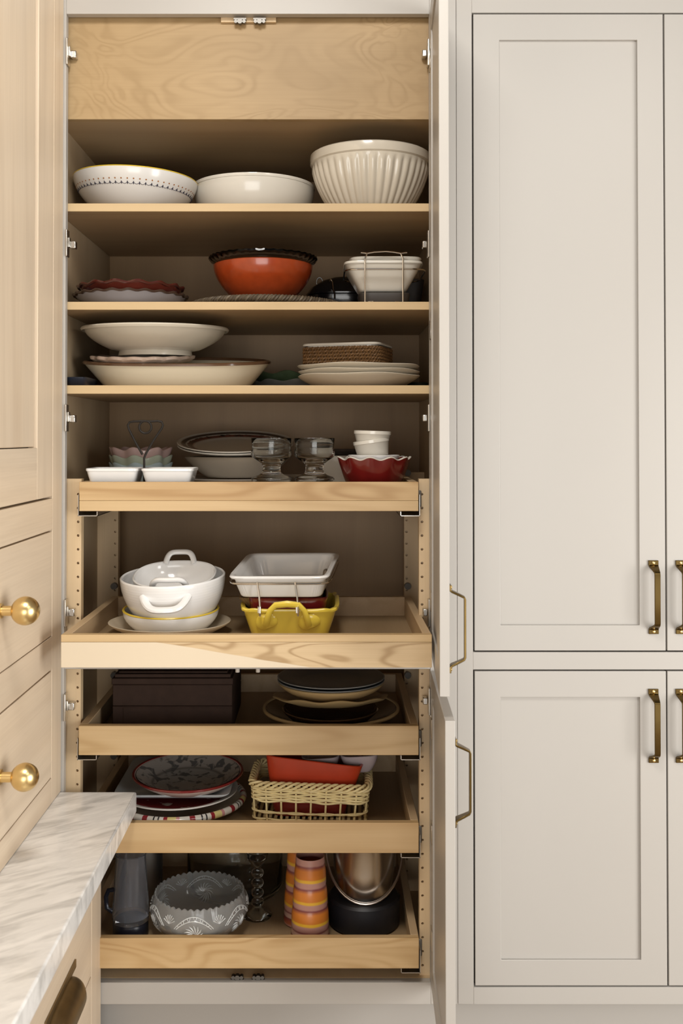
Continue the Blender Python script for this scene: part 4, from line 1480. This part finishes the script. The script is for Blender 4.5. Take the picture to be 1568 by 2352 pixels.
MB().loft([(0, 0), (0.82, 0), (0.95, 0.006), (1.0, 0.012), (1.0, 0.0145), (0.96, 0.0145), (0.80, 0.0048), (0, 0.004)], ax=0.140, ay=0.150, n=12, seg=96).build('platter_body', plain('ice_blue_glaze', (0.52, 0.56, 0.58), 0.18, var=0.12, vscale=10, coat=0.4), t)
Y = 0.20
r = 126 * k(Y)
t = put('flowered_bowl', 'shallow flowered bowl with a dark red rim on top of the festive stack', 'bowl', 432, Y, F7 + 0.0605, (R(2), 0, 0))
FLO = radial('flowered_glaze', [(0.0, (0.34, 0.33, 0.31)), (0.6, (0.35, 0.335, 0.31)), (0.64, (0.18, 0.165, 0.15)), (0.68, (0.36, 0.33, 0.30)), (1.0, (0.40, 0.36, 0.32))], r,
             speck=((0.12, 0.118, 0.115), 42, 0.53, 0.0, 0.95))
MB().loft(bowl(0.085, r - 0.003, 0.033, 0.005, 1.4), seg=96).build('bowl_body', plain('pink_white_glaze', (0.60, 0.48, 0.43), 0.25, var=0.08, coat=0.3), t)
MB().loft([(0, 0.0054), (0.078, 0.0056), (0.100, 0.0155), (r - 0.011, 0.0335), (r - 0.010, 0.0345), (0.099, 0.0168), (0.078, 0.0066), (0, 0.0064)], seg=96).build('painted_inside', FLO, t)
MB().ring(rimring(r - 0.003, 0.0335, 0.0035, 0.0026), seg=96).build('red_rim', plain('red_rim_glaze', (0.20, 0.02, 0.018), 0.15, coat=0.5), t)

# wicker basket
yb0 = 0.100
Yb = yb0 + 0.090
t = put('wicker_basket', 'pale open-work wicker basket filled with red dishes', 'basket', 713, Yb, F7, (0, R(1.5), R(-2)))
PALE = plain('pale_willow', (0.92, 0.72, 0.38), 0.5, var=0.2, vscale=50, bump=0.3)
bxr, byr, bn = 0.134, 0.086, 9
HB = 0.095


def flare(z):
    return 1 + 0.05 * z / HB


m = MB()
stake_pts = even(superpath(bxr, byr, bn, 0), 24)
for p in stake_pts:
    m.tube([(p.x, p.y, 0.004), (p.x * flare(HB), p.y * flare(HB), HB - 0.006)], 0.0024, 7)
m.build('stakes', PALE, t)


def weaver(z, ph, amp=0.0034, rad=0.0024, lift=None):
    N = 24 * 6
    base_ = even(superpath(bxr * flare(z), byr * flare(z), bn, z), N)
    out = []
    for i, p in enumerate(base_):
        q = base_[(i + 1) % N] - base_[i - 1]
        q.normalize()
        side = Vector((q.y, -q.x, 0))
        dz = lift(i / N) if lift else 0.0
        out.append(p + side * (amp * math.cos(math.pi * i / 6 + ph)) + Vector((0, 0, dz)))
    mm = MB()
    mm.tube(out, rad, 6, closed=True)
    return mm


for j in range(2):
    weaver(0.0035 + j * 0.0042, math.pi * (j % 2)).build('base_weaver', PALE, t)
for j in range(8):
    weaver(0.052 + j * 0.0040, math.pi * (j % 2), lift=lambda u, j=j: 0.0012 * math.sin(u * 40 + j)).build('band_weaver', PALE, t)
weaver(0.030, 0.0, lift=lambda u: 0.007 * math.sin(u * 2 * math.pi + 0.4)).build('cross_weaver', PALE, t)
weaver(0.031, math.pi, lift=lambda u: 0.007 * math.sin(u * 2 * math.pi + 0.4)).build('cross_weaver', PALE, t)
pth = even(superpath(bxr * flare(HB), byr * flare(HB), bn, HB - 0.006), 240)
for q in range(4):
    m = MB()
    m.tube([Vector((p.x, p.y, p.z)) for p in helix(pth, 0.0075, 12, q * math.pi / 2, 12)], 0.0031, 6, closed=True)
    m.build('braided_rim', PALE, t)
m = MB()
for i in range(-9, 10):
    m.box(i * 0.0135 - 0.0035, i * 0.0135 + 0.0035, -byr + 0.003, byr - 0.003, 0.002, 0.006)
m.build('basket_floor', PALE, t)
one(MB().loft(bowl(0.86, 1.0, 0.066, 0.06, 1.0, tz=0.005), ax=0.100, ay=0.066, n=8, seg=72), 'baking_dish', plain('crimson_glaze', (0.20, 0.014, 0.012), 0.22, coat=0.4),
    'dark red dish low inside the wicker basket, seen through its bars', 'dish', 712, Yb, F7 + 0.0068)
t = put('baking_dish', 'orange-red rectangular dish tipped on top of the wicker basket', 'dish', 716, Yb, F7 + 0.0760, (R(-2), R(6.5), R(-1)))
MB().loft(bowl(0.87, 1.0, 0.064, 0.05, 1.0, tz=0.005), ax=0.119, ay=0.073, n=8, seg=96).build('dish_body', plain('orange_red_glaze', (0.46, 0.045, 0.015), 0.28, var=0.15, vscale=25, coat=0.3), t)
t = put('divided_dish', 'lilac-grey divided dish with two scooped halves above the orange-red dish', 'dish', 782, Yb + 0.006, F7 + 0.100, (0, R(-3), 0))
LIL = plain('lilac_plastic', (0.40, 0.34, 0.355), 0.4, var=0.06)
for s, w in ((-1, 0.047), (1, 0.047)):
    MB().loft(bowl(0.6, 1.0, 0.044, 0.06, 1.6, tz=0.004), ax=w, ay=0.054, n=4, seg=56, loc=(s * 0.0475, 0, 0)).build('scoop', LIL, t)

# ---------------------------------------------------------------- lowest pull-out tray
Y = 0.10
t = put('blender_jar', 'clear ribbed blender jar with a dark base at the left of the lowest tray', 'jar', 300, Y, F8)
BL = glass('blue_plastic', (0.88, 0.90, 0.96), 0.02, 1.28)
BL.node_tree.nodes['Principled BSDF'].inputs['Transmission Weight'].default_value = 0.96
ribj = lambda th, rr, z: (1 + 0.012 * abs(math.cos(4 * th)), 0.0)
P = [(0, 0.036), (0.041, 0.036), (0.0435, 0.042), (0.0425, 0.075), (0.0365, 0.160), (0.0350, 0.186), (0.0362, 0.192), (0.0345, 0.193), (0.0325, 0.186), (0.0338, 0.160), (0.0395, 0.078), (0.0405, 0.047), (0, 0.043)]
MB().loft(P, seg=64, wave=ribj).build('jar_body', BL, t)
MB().loft([(0, 0), (0.040, 0), (0.042, 0.004), (0.0415, 0.030), (0.038, 0.0352), (0, 0.0354)], seg=48).build('base_collar', plain('navy_plastic', (0.012, 0.013, 0.022), 0.3), t)
m = MB()
m.tube([(-0.040, 0.004, 0.105), (-0.054, 0.004, 0.103), (-0.060, 0.004, 0.088), (-0.058, 0.004, 0.062), (-0.043, 0.004, 0.052)], 0.0055, 9)
m.build('jar_handle', MATS['navy_plastic'], t)
Y = 0.28
t = put('steel_canister', 'brushed steel canister standing behind the blender jar', 'canister', 332, Y, F8)
BST = plain('brushed_steel', (0.50, 0.48, 0.45), 0.34, 1.0, 0.08, 20)
MB().loft([(0, 0), (0.044, 0), (0.0455, 0.002), (0.0455, 0.195), (0, 0.195)], seg=56).build('canister_body', BST, t)
MB().loft([(0, 0.1955), (0.0462, 0.1955), (0.0462, 0.204), (0.042, 0.209), (0, 0.210)], seg=56).build('lid', BLACKP, t)

# cut crystal bowl
Y = 0.115
r = 111 * k(Y)
t = put('crystal_bowl', 'round cut crystal bowl with a sawtooth rim and pinwheel stars', 'bowl', 458, Y, F8)
CRY = glass('crystal', (0.93, 0.94, 0.93), 0.07, 1.32)
CRY.node_tree.nodes['Principled BSDF'].inputs['Transmission Weight'].default_value = 0.86
hb = 0.098
PC = [(0, 0), (0.050, 0), (0.070, 0.006), (0.096, 0.022), (0.111, 0.040), (r, 0.058), (r - 0.001, 0.074), (r - 0.007, 0.090), (r - 0.010, hb), (r - 0.014, hb), (r - 0.012, 0.088), (r - 0.007, 0.072), (r - 0.0065, 0.058), (0.104, 0.042), (0.088, 0.026), (0.062, 0.011), (0, 0.008)]


def saw(th, rr, z):
    u = max(0.0, (z - 0.088) / (hb - 0.088))
    facet = 0.010 * abs(math.sin(8 * th)) * (1 if z < 0.052 and rr > 0.09 else 0)
    return 1 - facet, 0.0055 * (abs(math.sin(22 * th)) - 0.5) * min(u, 1.0)


MB().loft(PC, seg=264, wave=saw).build('bowl_body', CRY, t, angle=25)


def on_bowl(th, z, out=0.0):
    for (a, b) in zip(PC[2:9], PC[3:9]):
        if a[1] <= z <= b[1]:
            rr = a[0] + (b[0] - a[0]) * (z - a[1]) / (b[1] - a[1])
            return Vector(((rr + out) * math.cos(th), (rr + out) * math.sin(th), z))
    return Vector((r * math.cos(th), r * math.sin(th), z))


FROST = plain('frosted_cut', (0.60, 0.61, 0.60), 0.3, var=0.25, vscale=60, coat=0.5)
for i in range(6):
    th0 = math.pi * 2 * i / 6 + math.pi / 2
    m = MB()
    for q in range(14):                              # pinwheel of bent blades
        a = 2 * math.pi * q / 14
        pts = []
        for s_ in range(4):
            rad = 0.004 + 0.0062 * s_
            an = a + 0.22 * s_
            pts.append(on_bowl(th0 + rad * math.cos(an) / r, 0.046 + rad * math.sin(an), 0.0006))
        m.tube(pts, [0.0006, 0.0014, 0.0016, 0.0003], 4)
    m.build('pinwheel_star', FROST, t)
    m = MB()
    for off in (0.0, 0.0085):                        # double arch over each star
        pts = []
        for q in range(13):
            u = -1 + 2 * q / 12
            pts.append(on_bowl(th0 + u * (0.046 - off * 0.6) / r, 0.058 + (0.028 - off) * (1 - abs(u) ** 2.0), 0.0006))
        m.tube(pts, 0.0011, 5)
    for q in range(1, 12):
        u = -1 + 2 * q / 12
        a_ = on_bowl(th0 + u * 0.046 / r, 0.058 + 0.028 * (1 - u * u), 0.0006)
        b_ = on_bowl(th0 + (u + 0.07 * (-1) ** q) * 0.041 / r, 0.058 + 0.0195 * (1 - u * u), 0.0006)
        m.tube([a_, b_], 0.0008, 4)
    m.build('cut_arch', FROST, t)
    m = MB()
    for q in range(7):                               # fan between the arches
        a = math.pi * (0.15 + 0.7 * q / 6)
        c0 = th0 + math.pi / 6
        m.tube([on_bowl(c0, 0.066, 0.0006), on_bowl(c0 + 0.017 * math.cos(a) / r, 0.066 + 0.019 * math.sin(a), 0.0006)], [0.0004, 0.0013], 4)
    m.build('cut_fan', FROST, t)

Y = 0.355
t = put('glass_jar', 'big clear glass jar standing at the back of the lowest tray', 'jar', 540, Y, F8)
TG = glass('thin_glass', (0.93, 0.95, 0.94))
MB().loft([(0, 0), (0.110, 0), (0.122, 0.006), (0.125, 0.02), (0.125, 0.150), (0.122, 0.158), (0.118, 0.158), (0.1215, 0.150), (0.1215, 0.022), (0.115, 0.010), (0, 0.006)], seg=72).build('jar_body', TG, t)
MB().loft([(0, 0.160), (0.120, 0.160), (0.122, 0.164), (0.090, 0.176), (0.0, 0.182)], seg=72).build('lid', BLACKP, t)
Y = 0.195
t = put('glass_candlestick', 'clear glass candlestick with a beaded stem behind the crystal bowl', 'candlestick', 591, Y, F8)
P = [(0, 0), (0.034, 0), (0.036, 0.004), (0.018, 0.014), (0.010, 0.022)]
for z in (0.034, 0.058, 0.082, 0.106):
    P += [(0.008, z - 0.011), (0.014, z - 0.006), (0.0155, z), (0.014, z + 0.006), (0.008, z + 0.011)]
P += [(0.008, 0.120), (0.024, 0.140), (0.028, 0.160), (0.0255, 0.160), (0.020, 0.142), (0, 0.136)]
MB().loft(P, seg=40).build('candlestick_body', GL, t)

# orange striped vases
OR, LI, YE_, PU = (0.58, 0.185, 0.02), (0.46, 0.255, 0.22), (0.72, 0.43, 0.03), (0.155, 0.03, 0.045)
st = [(0.0, PU), (0.020, (0.52, 0.3, 0.27)), (0.045, (0.40, 0.10, 0.03)), (0.100, PU), (0.112, (0.60, 0.43, 0.36)), (0.150, (0.56, 0.36, 0.30))]
for c in range(3):
    b = 0.165 + c * 0.245
    st += [(b, PU), (b + 0.02, LI), (b + 0.070, LI), (b + 0.080, YE_), (b + 0.102, YE_), (b + 0.115, OR), (b + 0.205, OR)]
st += [(0.905, PU), (0.925, LI), (1.0, LI)]
VASE = zbands('striped_orange_glaze', st, 0.20)
PV = [(0, 0), (0.043, 0), (0.0455, 0.003), (0.0455, 0.016), (0.0440, 0.020), (0.0450, 0.024)]
for c in range(3):
    z = 0.035 + c * 0.049
    q = 0.0445 - 0.0033 * c
    PV += [(q - 0.0012, z - 0.001), (q, z + 0.004), (q - 0.001, z + 0.030), (q - 0.0030, z + 0.044)]
PV += [(0.0345, 0.184), (0.0335, 0.198), (0.0315, 0.198), (0.0325, 0.184), (0.037, 0.10), (0.041, 0.008), (0, 0.006)]
v1 = put('striped_vase', 'tapered orange, mauve and yellow striped vase in front', 'vase', 712, 0.075, F8, group='striped orange vases')
MB().loft(PV, seg=56).build('vase_body', VASE, v1)
v2 = copy_tree(v1, (xp(694, 0.168, 0.2), 0.168, F8), 'striped orange vase half hidden behind the front one')
v2.rotation_euler = (0, 0, 1.0)

Y = 0.165
t = put('ice_bucket', 'polished steel ice bucket with a hanging bail handle and black base', 'bucket', 836, Y, F8)
MB().loft([(0, 0), (0.080, 0), (0.086, 0.004), (0.087, 0.064), (0.082, 0.0698), (0, 0.070)], seg=64).build('black_base', BLACKP, t)
MB().loft([(0, 0.0705), (0.058, 0.0705), (0.064, 0.075), (0.075, 0.140), (0.081, 0.205), (0.083, 0.208), (0.081, 0.210), (0.078, 0.205), (0.072, 0.14), (0.060, 0.079), (0, 0.077)], seg=72).build(
    'steel_cup', plain('polished_steel', (0.78, 0.75, 0.71), 0.24, 1.0, 0.06, 8), t)
m = MB()
pts = []
for i in range(25):
    a = math.pi * i / 24
    pts.append((-0.094 * math.cos(a), -0.094 * math.sin(a) * 0.92, 0.192 - 0.110 * math.sin(a) ** 0.9))
m.tube(pts, 0.0034, 9)
m.build('bail_handle', plain('bail_steel', (0.45, 0.40, 0.36), 0.3, 1.0), t)
